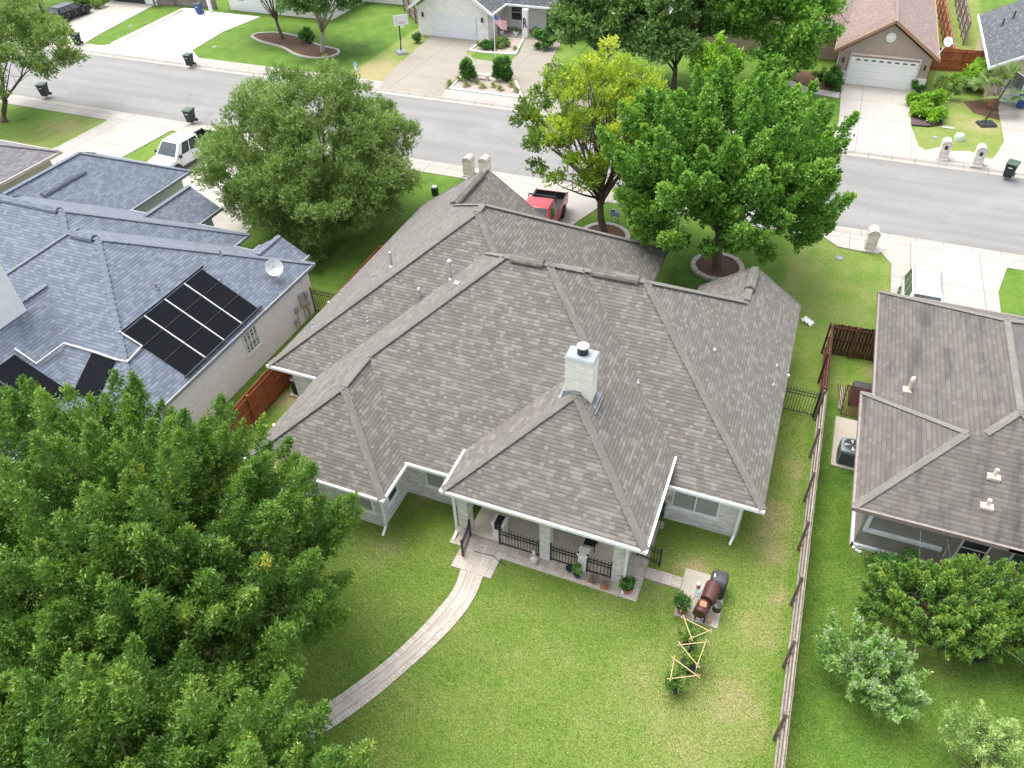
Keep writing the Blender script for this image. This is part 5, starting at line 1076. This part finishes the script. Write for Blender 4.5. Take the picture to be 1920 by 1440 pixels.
wagon('sport_utility_vehicle', 'silver-white SUV with roof rack parked against the right-hand house', (7.45, 36.0, .045), math.pi, paint('silver_car_paint', (.62, .66, .68)), 4.6, 1.85, 1.78, 1.1, True, 'SUV', 1.05)
wagon('parked_car', 'dark blue car parked in the street half hidden behind the live oak', (-29.9, 45.6, -.09), math.pi/2, paint('blue_car_paint', (.02, .03, .05)), 4.4, 1.8, 1.45, 1.1)

# ------------------------------------------------------------------ wheelie bins
def mkbin(label, loc, rz, bm='bin', lm='binlid', group='wheeled bins put out along the street'):
    r = T('wheeled_bin', label, 'bin', loc, rz, group); b = MB()
    rings = []
    for z, hx, hy in ((.08, .24, .26), (.12, .26, .28), (.85, .32, .37), (.98, .335, .39)):
        rings.append([Vector((x*hx, y*hy, z)) for x, y in ((-.85, -1), (.85, -1), (1, -.85), (1, .85), (.85, 1), (-.85, 1), (-1, .85), (-1, -.85))])
    b.loft(rings); b.box(-.25, .25, .35, .47, .88, .95); obj('body', b, bm, r, local=True)
    l = MB(); l.loft([[Vector((x*.36, y*.43+.01, z)) for x, y in ((-.9, -1), (.9, -1), (1, -.9), (1, .9), (.9, 1), (-.9, 1), (-1, .9), (-1, -.9))] for z in (.985, 1.02)]+[[Vector((x*.30, y*.36, 1.08)) for x, y in ((-.9, -1), (.9, -1), (1, -.9), (1, .9), (.9, 1), (-.9, 1), (-1, .9), (-1, -.9))]])
    obj('lid', l, lm, r, local=True); obj('handle', MB().tube([(-.26, .50, .96), (.26, .50, .96)], .02, 6), 'dark', r, local=True)
    for x in (-.3, .3): obj('wheel', MB().lathe([(.12, -.03), (.13, 0), (.12, .03)], n=12, M_=Matrix.Translation((x, .3, .13)) @ Matrix.Rotation(math.pi/2, 4, 'Y')), 'tyre', r, local=True)
    obj('label_mark', MB().box(-.12, .12, -.372, -.362, .74, .80), 'white', r, local=True)
    return r
b0 = mkbin('dark green bin on the far kerb by the black car driveway', P(146, 85)+Vector((0, .1, .03)), .25)
for px, py, lb, rz, dz in ((87, 181, 'dark green bin on the near kerb beside the left edge oak', .3, .03), (358, 124, 'dark green bin on the far kerb at the corner of the bright driveway', .1, .03), (360, 230, 'dark bin on the near kerb touching the live oak foliage', .1, .03), (1888, 333, 'dark bin alone at the right frame edge on the far kerb', -.35, .03)):
    p = P(px, py); p.z = dz; dup(b0, p, rz, lb)
b1 = mkbin('blue recycling bin beside the white post at the top left house', (-63.6, 68.2, .05), .2, 'binblue', 'bin', None)
b2 = mkbin('blue recycling bin by the garage at the upper right edge', (14.9, 66.9, .05), -.3, 'binblue', 'binblue', None)
for b_ in (b1, b2): b_['group'] = 'blue recycling bins'
# ------------------------------------------------------------------ masonry mailboxes
def mailbox(label, loc, rz, mat='lime', h=1.35, group='masonry mailboxes along the street'):
    r = T('masonry_mailbox', label, 'mailbox', loc, rz, group); n = 10; hx, hy = .29, .36
    prof = [(-hx, 0), (hx, 0), (hx, h-hx)]+[(hx*math.cos(a_), h-hx+hx*math.sin(a_)) for a_ in np.linspace(0, math.pi, n)[1:-1]]+[(-hx, h-hx)]
    mb = MB().loft([[Vector((x, y, z)) for x, z in prof] for y in (hy, -hy)]); mb.box(-hx-.06, hx+.06, -hy-.06, hy+.06, 0, .12); obj('pillar', mb, mat, r, local=True)
    cp_ = [(x*1.12, h-hx+(z-h+hx)*1.12) for x, z in prof[2:]]; ci = [(x*.99, h-hx+(z-h+hx)*.99) for x, z in prof[2:]]
    mb = MB(); ring_ = cp_+ci[::-1]; mb.loft([[Vector((x, y, z)) for x, z in ring_] for y in (hy+.02, -hy-.02)]); obj('arch_cap', mb, 'stone', r, local=True)
    obj('mail_door', MB().box(-.1, .1, hy, hy+.02, h-.55, h-.3), 'dark', r, local=True); return r
mb0 = mailbox('left of the two arched stone mailboxes behind the garage roof peak', P(880, 328), 0)
for px, py, lb, rz in ((910, 330, 'right of the two arched stone mailboxes behind the garage roof peak', 0), (1628, 468, 'lone arched stone mailbox on the near kerb below the big maple', .1), (1765, 298, 'left of the two white mailboxes across the street at right', math.pi), (1829, 310, 'right of the two white mailboxes across the street, with dark door', math.pi)):
    p = P(px, py); p.z = .03; dup(mb0, p, rz, lb)
# ------------------------------------------------------------------ AC units
def ac(label, loc, rz, s=.8, h=.95, mat='acg', pad=True):
    r = T('air_conditioner', label, 'air conditioner', loc, rz); q = s/2
    if pad: obj('pad', MB().box(-q-.12, q+.12, -q-.12, q+.12, 0, .08), 'pad', r, local=True)
    obj('casing', MB().box(-q, q, -q, q, .08, h), mat, r, local=True, bev=.05)
    g = MB()
    for k in range(12):
        z = .16+k*(h-.28)/12
        g.box(-q+.06, q-.06, -q-.012, -q-.002, z, z+.022); g.box(-q-.012, -q-.002, -q+.06, q-.06, z, z+.022)
    obj('louvres', g, 'acd', r, local=True)
    obj('fan_well', MB().lathe([(q*.82, .0), (q*.82, .012), (q*.1, .014)], (0, 0, h+.001), 24), 'acd', r, local=True)
    fb_ = MB()
    for k in range(4):
        a_ = k*math.pi/2; c_, s_ = math.cos(a_), math.sin(a_); fb_.poly([(c_*.05, s_*.05, h+.02), (c_*q*.7-s_*q*.25, s_*q*.7+c_*q*.25, h+.03), (c_*q*.75+s_*q*.1, s_*q*.75-c_*q*.1, h+.018)])
    obj('fan', fb_, 'metal', r, local=True)
    rg = MB()
    for rr in (.82, .86): rg.tube([(q*rr*math.cos(t_), q*rr*math.sin(t_), h+.035) for t_ in np.linspace(0, 2*math.pi, 25)], .012, 5)
    obj('grille_ring', rg, mat, r, local=True); return r
ac('grey-green air conditioner on a pad beside the right-hand house', (4.75, 24.55, 0), 0, .85, .9)
ac('black air conditioner with white top by the red fence panel', (-19.1, 20.35, 0), 0, .75, .95, 'acd')
ac('far air conditioner behind the red picket fence', (11.5, 75.8, 0), 0, .95, .95, 'acd', False)
struct('path', MB().box(4.15, 5.18, 24.05, 27.1, -.1, .05), 'pad')
# ------------------------------------------------------------------ basketball hoops, hydrant, flag, bench
def hoop(label, loc, rz, board=True):
    r = T('basketball_hoop', label, 'basketball hoop', loc, rz, 'portable basketball hoops')
    obj('base', MB().box(-.5, .5, -.9, .35, 0, .2, top=(.08, .1)), 'acg' if board else 'dark', r, local=True, bev=.04)
    obj('pole', MB().tube([(0, -.5, .15), (0, .15, 3.3)], .055, 8).tube([(0, .1, 1.6), (0, -.75, .2)], .025, 6), 'dark', r, local=True)
    obj('arm', MB().beam((0, .1, 2.7), (0, .75, 3.1), .05).beam((0, .14, 3.2), (0, .75, 3.35), .05), 'dark', r, local=True)
    bb = obj('backboard', MB().box(-.65, .65, .76, .80, 2.75, 3.6), M('backboard_'+('white' if board else 'dark'), (.62, .66, .66) if board else (.05, .05, .05), .3), r, local=True)
    fr = MB(); 
    for a_ in ((-.66, .66, .80, .815, 3.54, 3.61), (-.66, .66, .80, .815, 2.74, 2.80), (-.66, -.6, .80, .815, 2.8, 3.54), (.6, .66, .80, .815, 2.8, 3.54), (-.28, .28, .80, .812, 3.3, 3.34), (-.28, -.24, .80, .812, 2.95, 3.3), (.24, .28, .80, .812, 2.95, 3.3)): fr.box(*a_)
    obj('board_marks', fr, 'white', bb, local=True)
    obj('rim', MB().tube([(.22*math.cos(t_), 1.08+.22*math.sin(t_), 3.0) for t_ in np.linspace(0, 2*math.pi, 17)], .015, 6), 'redp', r, local=True)
    nt = MB()
    for k in range(12):
        a_ = k*math.pi/6; nt.beam((.22*math.cos(a_), 1.08+.22*math.sin(a_), 3.0), (.12*math.cos(a_+.4), 1.08+.12*math.sin(a_+.4), 2.6), .012); nt.beam((.22*math.cos(a_), 1.08+.22*math.sin(a_), 3.0), (.12*math.cos(a_-.4), 1.08+.12*math.sin(a_-.4), 2.6), .012)
    obj('net', nt, 'white', r, local=True); return r
hoop('basketball hoop with clear board on the dry grass left of the white garage', (-36.6, 63.6, 0), -2.4)
hoop('black basketball hoop leaning over the driveway at the right edge', (12.6, 62.9, 0), -1.2, False)
hp = P(668, 133); hy_ = T('fire_hydrant', 'blue and white fire hydrant on the far verge', 'hydrant', hp)
obj('barrel', MB().lathe([(.17, 0), (.17, .05), (.11, .07), (.11, .5), (.14, .52), (.14, .58)], (hp.x, hp.y, 0), 12), 'white', hy_); obj('bonnet', MB().lathe([(.14, .58), (.12, .68), (.04, .76), (.03, .8)], (hp.x, hp.y, 0), 12).tube([(hp.x-.2, hp.y, .42), (hp.x+.2, hp.y, .42)], .06, 8), M('hydrant_blue', (.12, .25, .55), .5), hy_)
fp = P(930, 147); fl_ = T('flagpole', 'tall white flagpole with stars and stripes beside the right tall shrub', 'flagpole', (fp.x, fp.y, 0))
fh = 5.3; obj('pole', MB().tube([(fp.x, fp.y, 0), (fp.x, fp.y, fh)], [.05, .03], 8), 'white', fl_); obj('finial', MB().lathe([(.01, 0), (.06, .04), (.07, .09), (.03, .14)], (fp.x, fp.y, fh), 10), 'bamboo', fl_)
W_, Hh = 1.25, .75
def fpt(u, v): return (fp.x+.04+u*W_*.86, fp.y-.05+.12*math.sin(u*7+v), fh-.15-(1-v)*Hh-u*.45+.04*math.sin(u*9))
for nm, mt, cells in (('red_stripes', 'redp', [i for i in range(0, 13, 2)]), ('white_stripes', 'white', [i for i in range(1, 13, 2)])):
    mb = MB()
    for i in cells:
        for k in range(10):
            u0, u1, v0, v1 = k/10, (k+1)/10, 1-(i+1)/13, 1-i/13
            if i < 7 and u1 <= .4: continue
            mb.poly([fpt(u0, v0), fpt(u1, v0), fpt(u1, v1), fpt(u0, v1)])
    obj(nm, mb, mt, fl_)
mb = MB()
for k in range(4):
    for j in range(3): mb.poly([fpt(k/10, 1-7/13*(j+1)/3), fpt((k+1)/10, 1-7/13*(j+1)/3), fpt((k+1)/10, 1-7/13*j/3), fpt(k/10, 1-7/13*j/3)])
cn = obj('canton', mb, M('flag_blue', (.03, .06, .25), .7), fl_)
mb = MB()
for k in range(6):
    for j in range(5):
        c_ = Vector(fpt(.03+k*.066, 1-7/13*(j+.5)/5))+Vector((0, -.012, 0)); s_ = .018
        mb.poly([c_+Vector((s_*(1 if q % 2 == 0 else .4)*math.sin(q*math.pi/5), 0, s_*(1 if q % 2 == 0 else .4)*math.cos(q*math.pi/5))) for q in range(10)])
obj('stars', mb, 'white', cn)
bp = P(905, 150); bn = T('stone_bench', 'pale stone bench between the two tall shrubs', 'bench', (bp.x, bp.y, 0))
obj('seat', MB().box(bp.x-.75, bp.x+.65, bp.y-.2, bp.y+.2, .40, .50), 'lime', bn, bev=.02)
for x in (-.55, .45): obj('leg', MB().box(bp.x+x-.1, bp.x+x+.1, bp.y-.15, bp.y+.15, 0, .40, top=(.02, .02)), 'lime', bn)
# ------------------------------------------------------------------ small yard items
p = P(1797, 262); ub = T('utility_pedestal', 'pale green domed utility box on the dry far lawn', 'utility box', p); obj('dome', MB().lathe([(.34, 0), (.34, .25), (.28, .42), (.1, .5)], p, 12), M('pale_green_plastic', (.50, .62, .50), .6), ub)
p = P(1778, 240); tag(obj('meter_cover', MB().box(p.x-.45, p.x+.4, p.y-.18, p.y+.18, 0, .05), 'conc'), 'flat pale concrete meter lid set in the far lawn', 'meter lid')
for i, (px, py, lb) in enumerate(((1574, 484, 'grey round valve cover in the sunny strip of lawn'), (1753, 258, 'small dark valve cover on the far lawn'), (402, 88, 'dark valve cover in the lawn by the bright driveway'), (245, 49, 'pale valve cover in the strip between two driveways'))):
    p = P(px, py); o = obj('valve_cover', MB().lathe([(.22, 0), (.22, .03), (.15, .05)], p, 14), 'lead'); tag(o, lb, 'valve cover')
p = P(1514, 604); bagm = MB(); g_ = np.random.default_rng(5)
N = 7; hts = g_.uniform(.02, .14, (N, N)); vs = [(p.x+(i/6-.5)*.5+(j/6-.5)*.15, p.y+(j/6-.5)*.4-(i/6-.5)*.4, hts[i][j]) for i in range(N) for j in range(N)]
bagm.add(vs, [(i*N+j, (i+1)*N+j, (i+1)*N+j+1, i*N+j+1) for i in range(N-1) for j in range(N-1)]); tag(obj('plastic_bag', bagm, 'white'), 'crumpled white plastic bag on the grass beside the brown fence', 'bag')
p = P(1152, 415); sg = T('yard_sign', 'small blue and white yard sign on the lawn behind the yellow-green maple trunk', 'sign', (p.x, p.y, 0))
obj('sign_board', MB().box(p.x-.32, p.x+.32, p.y-.01, p.y+.01, .32, .80), 'white', sg); obj('sign_stripes', MB().box(p.x-.28, p.x+.28, p.y-.018, p.y-.0105, .36, .44).box(p.x-.28, p.x+.28, p.y-.018, p.y-.0105, .49, .57).box(p.x-.28, p.x-.02, p.y-.018, p.y-.0105, .62, .76), M('sign_blue', (.05, .20, .42), .5), sg)
for x in (-.2, .2): obj('stake', MB().beam((p.x+x, p.y, 0), (p.x+x, p.y, .34), .015), 'iron', sg)
# porch planters across the street
for i, (x, y, lb) in enumerate(((-29.8, 71.4, 'left white planter pot on the far porch'), (-28.3, 71.4, 'second white planter pot on the far porch'), (-26.3, 71.9, 'tan planter pot beside the letter column'))):
    r = T('planter_pot', lb, 'planter', (x, y, 0), group='planters on the far porch'); obj('pot', MB().lathe([(.18, 0), (.28, .42), (.30, .45), (.26, .45), (.24, .38)], (x, y, 0), 4 if i < 2 else 12), 'white' if i < 2 else 'bamboo', r)
    g = np.random.default_rng(70+i); b, d, t, _ = crown(g, (x, y, .6), (.25, .25, .2), 5, .14, 30, -.2, .1, .8); leafmesh('foliage', b, d, t, .12, .06, r, LM['shrub'], .8, 5, 70+i)
p = P(1016, 85); r = T('yard_lantern', 'small white square lantern beside the far walk', 'lantern', (p.x, p.y, 0)); obj('housing', MB().box(p.x-.12, p.x+.12, p.y-.12, p.y+.12, 0, .55, top=(.03, .03)).box(p.x-.15, p.x+.15, p.y-.15, p.y+.15, .56, .6), 'white', r)

# ------------------------------------------------------------------ patio things
q = P(930+8, 1010) ; cx, cy_ = -7.35, 15.95
r = T('patio_cooler', 'white portable cooler with black curved top behind the left railing', 'cooler', (cx, cy_, .07))
obj('cabinet', MB().box(cx-.25, cx+.25, cy_-.2, cy_+.2, .07, .78), 'white', r, bev=.04)
pr = [(-.26, .785), (-.26, .98), (-.20, 1.0), (-.1, .92), (.1, .92), (.20, 1.0), (.26, .98), (.26, .785)]
obj('top_shell', MB().loft([[Vector((cx+x, cy_+y, z)) for x, z in pr] for y in (.22, -.22)]), 'white', r)
obj('top_panel', MB().box(cx-.15, cx+.15, cy_-.225, cy_+.225, .9, .955).box(cx-.14, cx+.14, cy_-.23, cy_-.2, .62, .9), 'dark', r)
def pot(name, label, x, y, r0, h, mat, lm=None, fr=.3, seed=1, z=.045, L_=.1, W_=.05, n=8, tw=26, group=None, cz=None):
    r = T(name, label, 'potted plant' if lm else 'pot', (x, y, z), group=group)
    obj('pot', MB().lathe([(r0*.62, 0), (r0*.95, h*.85), (r0*1.05, h*.86), (r0*1.05, h), (r0*.88, h), (r0*.84, h*.9)], (x, y, z), 20), mat, r)
    obj('soil', MB().lathe([(r0*.86, 0), (r0*.5, .02), (.01, .02)], (x, y, z+h*.88), 16), 'soil', r)
    if lm:
        g = np.random.default_rng(seed); c_ = (x, y, (cz or z+h+fr*.7)); b, d, t, lo = crown(g, c_, (fr, fr, fr*1.1), n, fr*.45, tw, -.3, .1, .7)
        mb = MB(); 
        for q in lo[:6]: mb.tube([(x, y, z+h*.85), tuple(q)], [.012, .006], 5)
        obj('stems', mb, 'bark', r); leafmesh('foliage', b, d, t, L_, W_, r, LM[lm], .9, 6, seed)
    return r
pot('potted_plant', 'leafy green shrub in a terracotta pot at the right corner of the patio', -2.17, 15.25, .21, .26, 'terracotta', 'shrub', .26, 81, L_=.13, W_=.07)
pot('potted_plant', 'bushy plant in a terracotta pot on the smoker slab corner', -.18, 15.12, .22, .34, 'terracotta', 'far', .32, 82, z=.06, L_=.12, W_=.05, n=12)
pot('potted_plant', 'grey-green plant in a blue glazed pot before the low pillar', -4.02, 15.22, .17, .22, 'navy', 'vitex', .19, 83, L_=.07, W_=.03)
pot('glazed_pot', 'small navy pot with pale rim on the patio border', -4.38, 15.33, .13, .17, 'navy')
for i, (x, y, lb) in enumerate(((-3.45, 15.2, 'dry brown plant in a square tray below the right railing'), (-2.98, 15.12, 'trailing pinkish dried plant left of the corner pot'))):
    r = T('dried_plant', lb, 'plant', (x, y, .045), group='dried plants below the right railing'); obj('tray', MB().box(x-.14, x+.14, y-.1, y+.1, .045, .14), 'terracotta', r)
    g = np.random.default_rng(90+i); b, d, t, _ = crown(g, (x, y, .24), (.2, .17, .12), 8, .09, 24, -.2, .1, .4); leafmesh('stalks', b, d, t, .07, .02, r, leaf('dry_leaf', [(0, (.22, .15, .1)), (1, (.45, .36, .29))], .1), .9, 5, 90+i)
x, y = -5.72, 15.22
r = T('garden_statue', 'small pale garden ornament standing by the centre column', 'ornament', (x, y, .045)); obj('base', MB().lathe([(.10, 0), (.14, .1), (.15, .2), (.1, .33), (.04, .38)], (x, y, .045), 14), 'lime', r, smooth=True); obj('figure', MB().lathe([(.04, .38), (.05, .46), (.07, .52), (.05, .6), (.065, .66), (.03, .72)], (x, y, .045), 12), 'lime', r, smooth=True)
x, y = -4.9, 16.7
r = T('patio_table', 'metal patio table under the roof with its legs just showing', 'table', (x, y, .07)); obj('table_top', MB().box(x-.4, x+.4, y-.3, y+.3, .70, .73), 'metal', r)
for a_ in (-.33, .33):
    for b_ in (-.25, .25): obj('leg', MB().beam((x+a_, y+b_, .07), (x+a_*.9, y+b_*.9, .7), .035), 'metal', r)
x, y = -3.95, 16.6
r = T('patio_chair', 'dark patio chair partly hidden under the patio roof', 'chair', (x, y, .07)); obj('seat', MB().box(x-.22, x+.22, y-.22, y+.22, .42, .46), 'dark', r); obj('backrest', MB().box(x-.22, x+.22, y+.2, y+.24, .5, .95), 'dark', r)
for a_ in (-.2, .2):
    for b_ in (-.2, .2): obj('leg', MB().beam((x+a_, y+b_, .07), (x+a_, y+b_, .42), .03), 'dark', r)
# hose reel
x, y = -1.82, 18.55
r = T('hose_reel', 'green garden hose coiled on a wall reel beside the rear window', 'hose reel', (x, y, 0)); mb = MB()
for k in range(7):
    rr = .24+.03*(k % 4); mb.tube([(x-.04+k*.03+.01*math.sin(3*t_), y+rr*.8*math.cos(t_), .95+rr*1.25*math.sin(t_)) for t_ in np.linspace(0, 2*math.pi, 22)], .017, 6)
mb.tube([(x+.1, y-.1, .6), (x+.12, y-.35, .2), (x+.1, y-.6, .03), (x-.02, y-1.0, .03)], .016, 6)
obj('hose', mb, M('green_hose', (.02, .085, .06), .45), r); obj('bracket', MB().box(x-.06, x+.14, y-.08, y+.08, .9, 1.0).box(x-.06, x+.14, y+.06, y+.4, .93, .97), 'lime', r)
obj('stepping_stone', MB().box(x-.1, x+.22, y-.15, y+.18, 0, .05), 'stone', r)
o = obj('wall_ornament', MB().lathe([(.09, 0), (.10, .02), (.02, .03)], n=14, M_=Matrix.Translation((-1.58, 18.93, 1.25)) @ Matrix.Rotation(math.pi/2, 4, 'X')), 'bamboo'); tag(o, 'small round tan ornament on the rear wall beside the window', 'ornament')
tag(obj('garden_wire', MB().tube([(-8.0, 14.9, .06), (-7.6, 14.9, .06), (-7.2, 14.95, .06), (-6.95, 14.8, .05), (-6.6, 14.75, .02)], .012, 5), 'iron'), 'thin black wire lying across the patio pavers', 'wire')

# smoker and covered grill on the slab
sx, sy_ = .42, 15.55
sm_ = T('barrel_smoker', 'maroon barrel smoker with side firebox on the concrete slab', 'smoker', (sx, sy_, .06))
def horiz(x, y0, y1, z, r, tl=0): return [(x-tl, y0, z), (x, y1, z)]
obj('cook_barrel', MB().tube([(.56, 15.30, .86), (.57, 15.34, .86), (.64, 15.98, .86), (.65, 16.02, .86)], [.235, .262, .262, .235], 24), 'smoker', sm_, bev=.01)
fbx = obj('firebox', MB().tube([(.40, 14.84, .70), (.41, 14.88, .70), (.50, 15.27, .70), (.51, 15.30, .70)], [.205, .232, .232, .21], 22), 'smoker', sm_, bev=.01)
obj('firebox_lid', MB().box(.34, .56, 14.98, 15.2, .925, .955), 'rust', fbx)
obj('end_plate', MB().lathe([(.225, 0), (.225, .02), (.01, .02)], n=22, M_=Matrix.Translation((.395, 14.835, .70)) @ Matrix.Rotation(math.pi/2, 4, 'X')), 'smoker', fbx)
obj('side_shelf', MB().box(.10, .30, 15.4, 15.95, .76, .79), 'acg', sm_); obj('handle', MB().beam((.24, 15.45, .98), (.3, 15.85, .98), .03), 'metal', sm_)
obj('chimney_stack', MB().lathe([(.13, 0), (.15, .02), (.15, .32), (.06, .34)], (.92, 15.28, .55), 18), 'dark', sm_)
for a_, b_ in ((.3, 14.98), (.62, 14.95), (.4, 15.9), (.86, 15.85)): obj('leg', MB().beam((a_, b_, .06), (a_*.9+.05, b_, .6), .05), 'dark', sm_)
obj('rust_fitting', MB().tube([(.72, 14.86, .3), (.78, 15.1, .35)], .05, 8), 'rust', sm_)
gc = T('covered_grill', 'grill under a black fitted cover behind the maroon smoker', 'grill', (.85, 16.4, .06))
rings = []
for z, hx, hy, ox in ((.06, .30, .33, 0), (.5, .305, .335, 0), (.8, .30, .33, 0), (.95, .28, .27, .0), (1.0, .22, .19, 0)):
    rings.append([Vector((.80+ox+hx*math.copysign(abs(math.cos(a_))**.5, math.cos(a_)), 16.36+hy*math.copysign(abs(math.sin(a_))**.5, math.sin(a_)), z+.012*math.sin(a_*7))) for a_ in np.linspace(0, 2*math.pi, 29)[:-1]])
obj('cover', MB().loft(rings), 'cover', gc, smooth=True); obj('cover_mark', MB().box(.60, .635, 16.26, 16.38, 1.0, 1.012), 'white', gc)
r = T('spray_bottle', 'white and red bottle standing on the smoker shelf', 'bottle', (.16, 15.78, .79)); obj('bottle_body', MB().lathe([(.06, 0), (.065, .12), (.03, .16)], (.16, 15.78, .79), 12), 'redp', r); obj('bottle_cap', MB().lathe([(.06, .16), (.07, .20), (.05, .26)], (.16, 15.78, .79), 12), 'white', r)
# tomato trellises
TR = [([(1282, 1159), (1330, 1183), (1296, 1197)], 'bamboo trellis nearest the smoker slab with crossed canes', (.28, 14.55)), ([(1275, 1209), (1323, 1204), (1307, 1248)], 'middle bamboo trellis of the three in the row', (.22, 13.85)), ([(1264, 1235), (1307, 1267), (1257, 1273)], 'bamboo trellis at the far end from the smoker over a black pot', (.12, 13.1))]
t_prev = None
for i, (tri, lb, c_) in enumerate(TR):
    pts = [P(a_, b_, 1.15) for a_, b_ in tri]; cen = sum(pts, Vector())/3; r = T('bamboo_trellis', lb, 'trellis', (cen.x, cen.y, 0), group='bamboo trellises over the tomato plants')
    for k in range(3):
        a_, b_ = pts[k].copy(), pts[(k+1) % 3].copy(); d = (b_-a_).normalized()*.1; a_.z += .02*k; b_.z += .02*k
        obj('cross_cane', MB().tube([a_-d, b_+d], .015, 6), 'bamboo', r)
        obj('upright_cane', MB().tube([Vector((pts[k].x, pts[k].y, 0))+(pts[k]-cen)*.08*Vector((1, 1, 0)), pts[k]+Vector((0, 0, .12))], .013, 6), 'bamboo', r)
    pc = Vector((cen.x-.08, cen.y-.05, 0)); kx = pot('tomato_plant', ['tomato plant inside the trellis nearest the smoker', 'tomato plant inside the middle trellis', 'tomato plant in a big black pot inside the farthest trellis'][i], pc.x, pc.y, .26, .34, 'dark', 'crepe', .40, 95+i, z=0, L_=.10, W_=.035, n=11, tw=20, cz=.7, group='tomato plants in black pots')
# right neighbour clutter
p = (5.15, 28.3); r = T('storage_trolley', 'black covered cart behind the lattice by the right-hand house', 'cart', (4.9, 28.5, 0)); obj('cart_body', MB().box(4.55, 5.5, 28.1, 28.8, .12, .95, top=(.06, .05)), 'cover', r, bev=.05)
for a_ in (4.7, 5.3): obj('wheel', MB().lathe([(.12, -.03), (.12, .03)], n=12, M_=Matrix.Translation((a_, 28.06, .12)) @ Matrix.Rotation(math.pi/2, 4, 'X')), 'tyre', r)
lt = T('lattice_screen', 'dark diagonal lattice screen leaning beside the right-hand house', 'lattice', (4.7, 27.5, 0)); lm_ = MB()
for k in range(14):
    for s_ in (-1, 1):
        x0 = 4.35+k*.1; lm_.beam((x0, 27.95 if s_ > 0 else 27.2, 1.15 if s_ > 0 else .2), (x0+.0+.35*s_ if 0 else x0+.45*s_, 27.2 if s_ > 0 else 27.95, .2 if s_ > 0 else 1.15), .03, .012)
obj('slats', lm_, 'brownfence', lt); obj('frame', MB().beam((4.3, 27.18, .18), (5.6, 27.18, .18), .05).beam((4.3, 27.98, 1.18), (5.6, 27.98, 1.18), .05).beam((4.3, 27.18, .18), (4.3, 27.98, 1.18), .05), 'brownfence', lt)
tag(obj('leaning_board', MB().beam((4.28, 27.6, .05), (4.25, 28.9, .3), .16, .03), 'rail'), 'pale board lying beside the lattice screen', 'board')
r = T('garden_tap', 'red tap handle on the right-hand house wall above its pad', 'tap', (5.15, 25.1, .9)); obj('tap_body', MB().box(5.0, 5.19, 25.0, 25.1, .85, .93), 'rust', r); obj('tap_wheel', MB().lathe([(.12, 0), (.14, .03), (.05, .05)], (5.0, 25.05, .95), 10), 'redp', r)
pot('black_bucket', 'small black bucket beside the grey-green air conditioner', 5.15, 23.9, .13, .25, 'dark', z=0)
for i, (px, py) in enumerate(((1600, 1027), (1606, 1032), (1612, 1035))):
    p = P(px, py); tag(obj('white_stone', MB().lathe([(.05, 0), (.07, .03), (.04, .07)], p, 7), 'white'), 'white stone on the grass below the corner of the stucco wall', 'stone', 'white stones by the stucco corner')
r = T('cable_reel', 'dark green drum with pale lid on the lawn beyond the garage roof', 'drum', (P(816, 365))); p = P(816, 365); obj('drum', MB().lathe([(.22, 0), (.24, .4), (.22, .55)], p, 14), 'bin', r); obj('drum_lid', MB().lathe([(.2, .55), (.16, .62), (.05, .64)], p, 14), 'metal', r)

# ground cover of short grass blades near the camera (uncountable)
def blades():
    g = np.random.default_rng(200); N = 0; xs_, ys_ = [], []
    def inside(x, y, poly):
        c = np.zeros(len(x), bool); j = len(poly)-1
        for i in range(len(poly)):
            xi, yi = poly[i]; xj, yj = poly[j]; c ^= ((yi > y) != (yj > y)) & (x < (xj-xi)*(y-yi)/(yj-yi+1e-12)+xi); j = i
        return c
    n = 420000; x = g.uniform(-13, 11, n); y = g.uniform(6, 27, n)
    bad = inside(x, y, [(-16.35, 14.6), (-11.6, 14.6), (-11.6, 16.5), (-8.9, 16.5), (-8.9, 15.75), (-9.1, 15.75), (-9.1, 14.9), (-8.6, 14.9), (-8.6, 13.95), (-6.9, 13.95), (-6.9, 14.9), (-1.7, 14.9), (-1.7, 15.95), (-.35, 15.95), (-.35, 16.55), (-1.7, 16.55), (-1.7, 18.85), (1.15, 18.85), (1.15, 33), (-16.3, 33)])
    bad |= inside(x, y, Lp+Rp[::-1]); bad |= (x > -.45) & (x < 1.15) & (y > 14.85) & (y < 17.0); bad |= (x > 3.3) & (x < 3.6); bad |= (x > 5.1) & (y > 20.1); bad |= inside(x, y, cb+[(10.5, 20.2), (6.4, 20.2)]); bad |= (x > 4.1) & (y > 24)
    x, y = x[~bad], y[~bad]; N = len(x); h = g.uniform(.025, .06, N); a_ = g.uniform(0, 2*math.pi, N); w = np.stack([np.cos(a_), np.sin(a_), np.zeros(N)], 1)*.008; l = g.normal(size=(N, 2))*.022
    p0 = np.stack([x, y, np.full(N, -.003)], 1); v = np.stack([p0-w, p0+w, p0+np.stack([l[:, 0], l[:, 1], h], 1)], 1).reshape(-1, 3)
    me = bpy.data.meshes.new('short_grass'); me.vertices.add(3*N); me.vertices.foreach_set('co', v.astype(np.float32).ravel()); me.loops.add(3*N); me.loops.foreach_set('vertex_index', np.arange(3*N, dtype=np.int32)); me.polygons.add(N); me.polygons.foreach_set('loop_start', np.arange(0, 3*N, 3, dtype=np.int32)); me.update()
    # dryness of the lawn below each blade
    ix = np.searchsorted(xs, x); iy = np.searchsorted(ys, y); dv = dry.reshape(ny, nx)[iy, ix]
    at = me.attributes.new('dry', 'FLOAT', 'POINT'); at.data.foreach_set('value', np.repeat(dv+g.normal(size=N)*.12+.05, 3).astype(np.float32))
    me.materials.append(MT['grass']); o = bpy.data.objects.new('short_grass', me); COL.objects.link(o); o['kind'] = 'stuff'; o['label'] = 'short mown grass blades covering the back lawns'; o['category'] = 'grass'
blades()
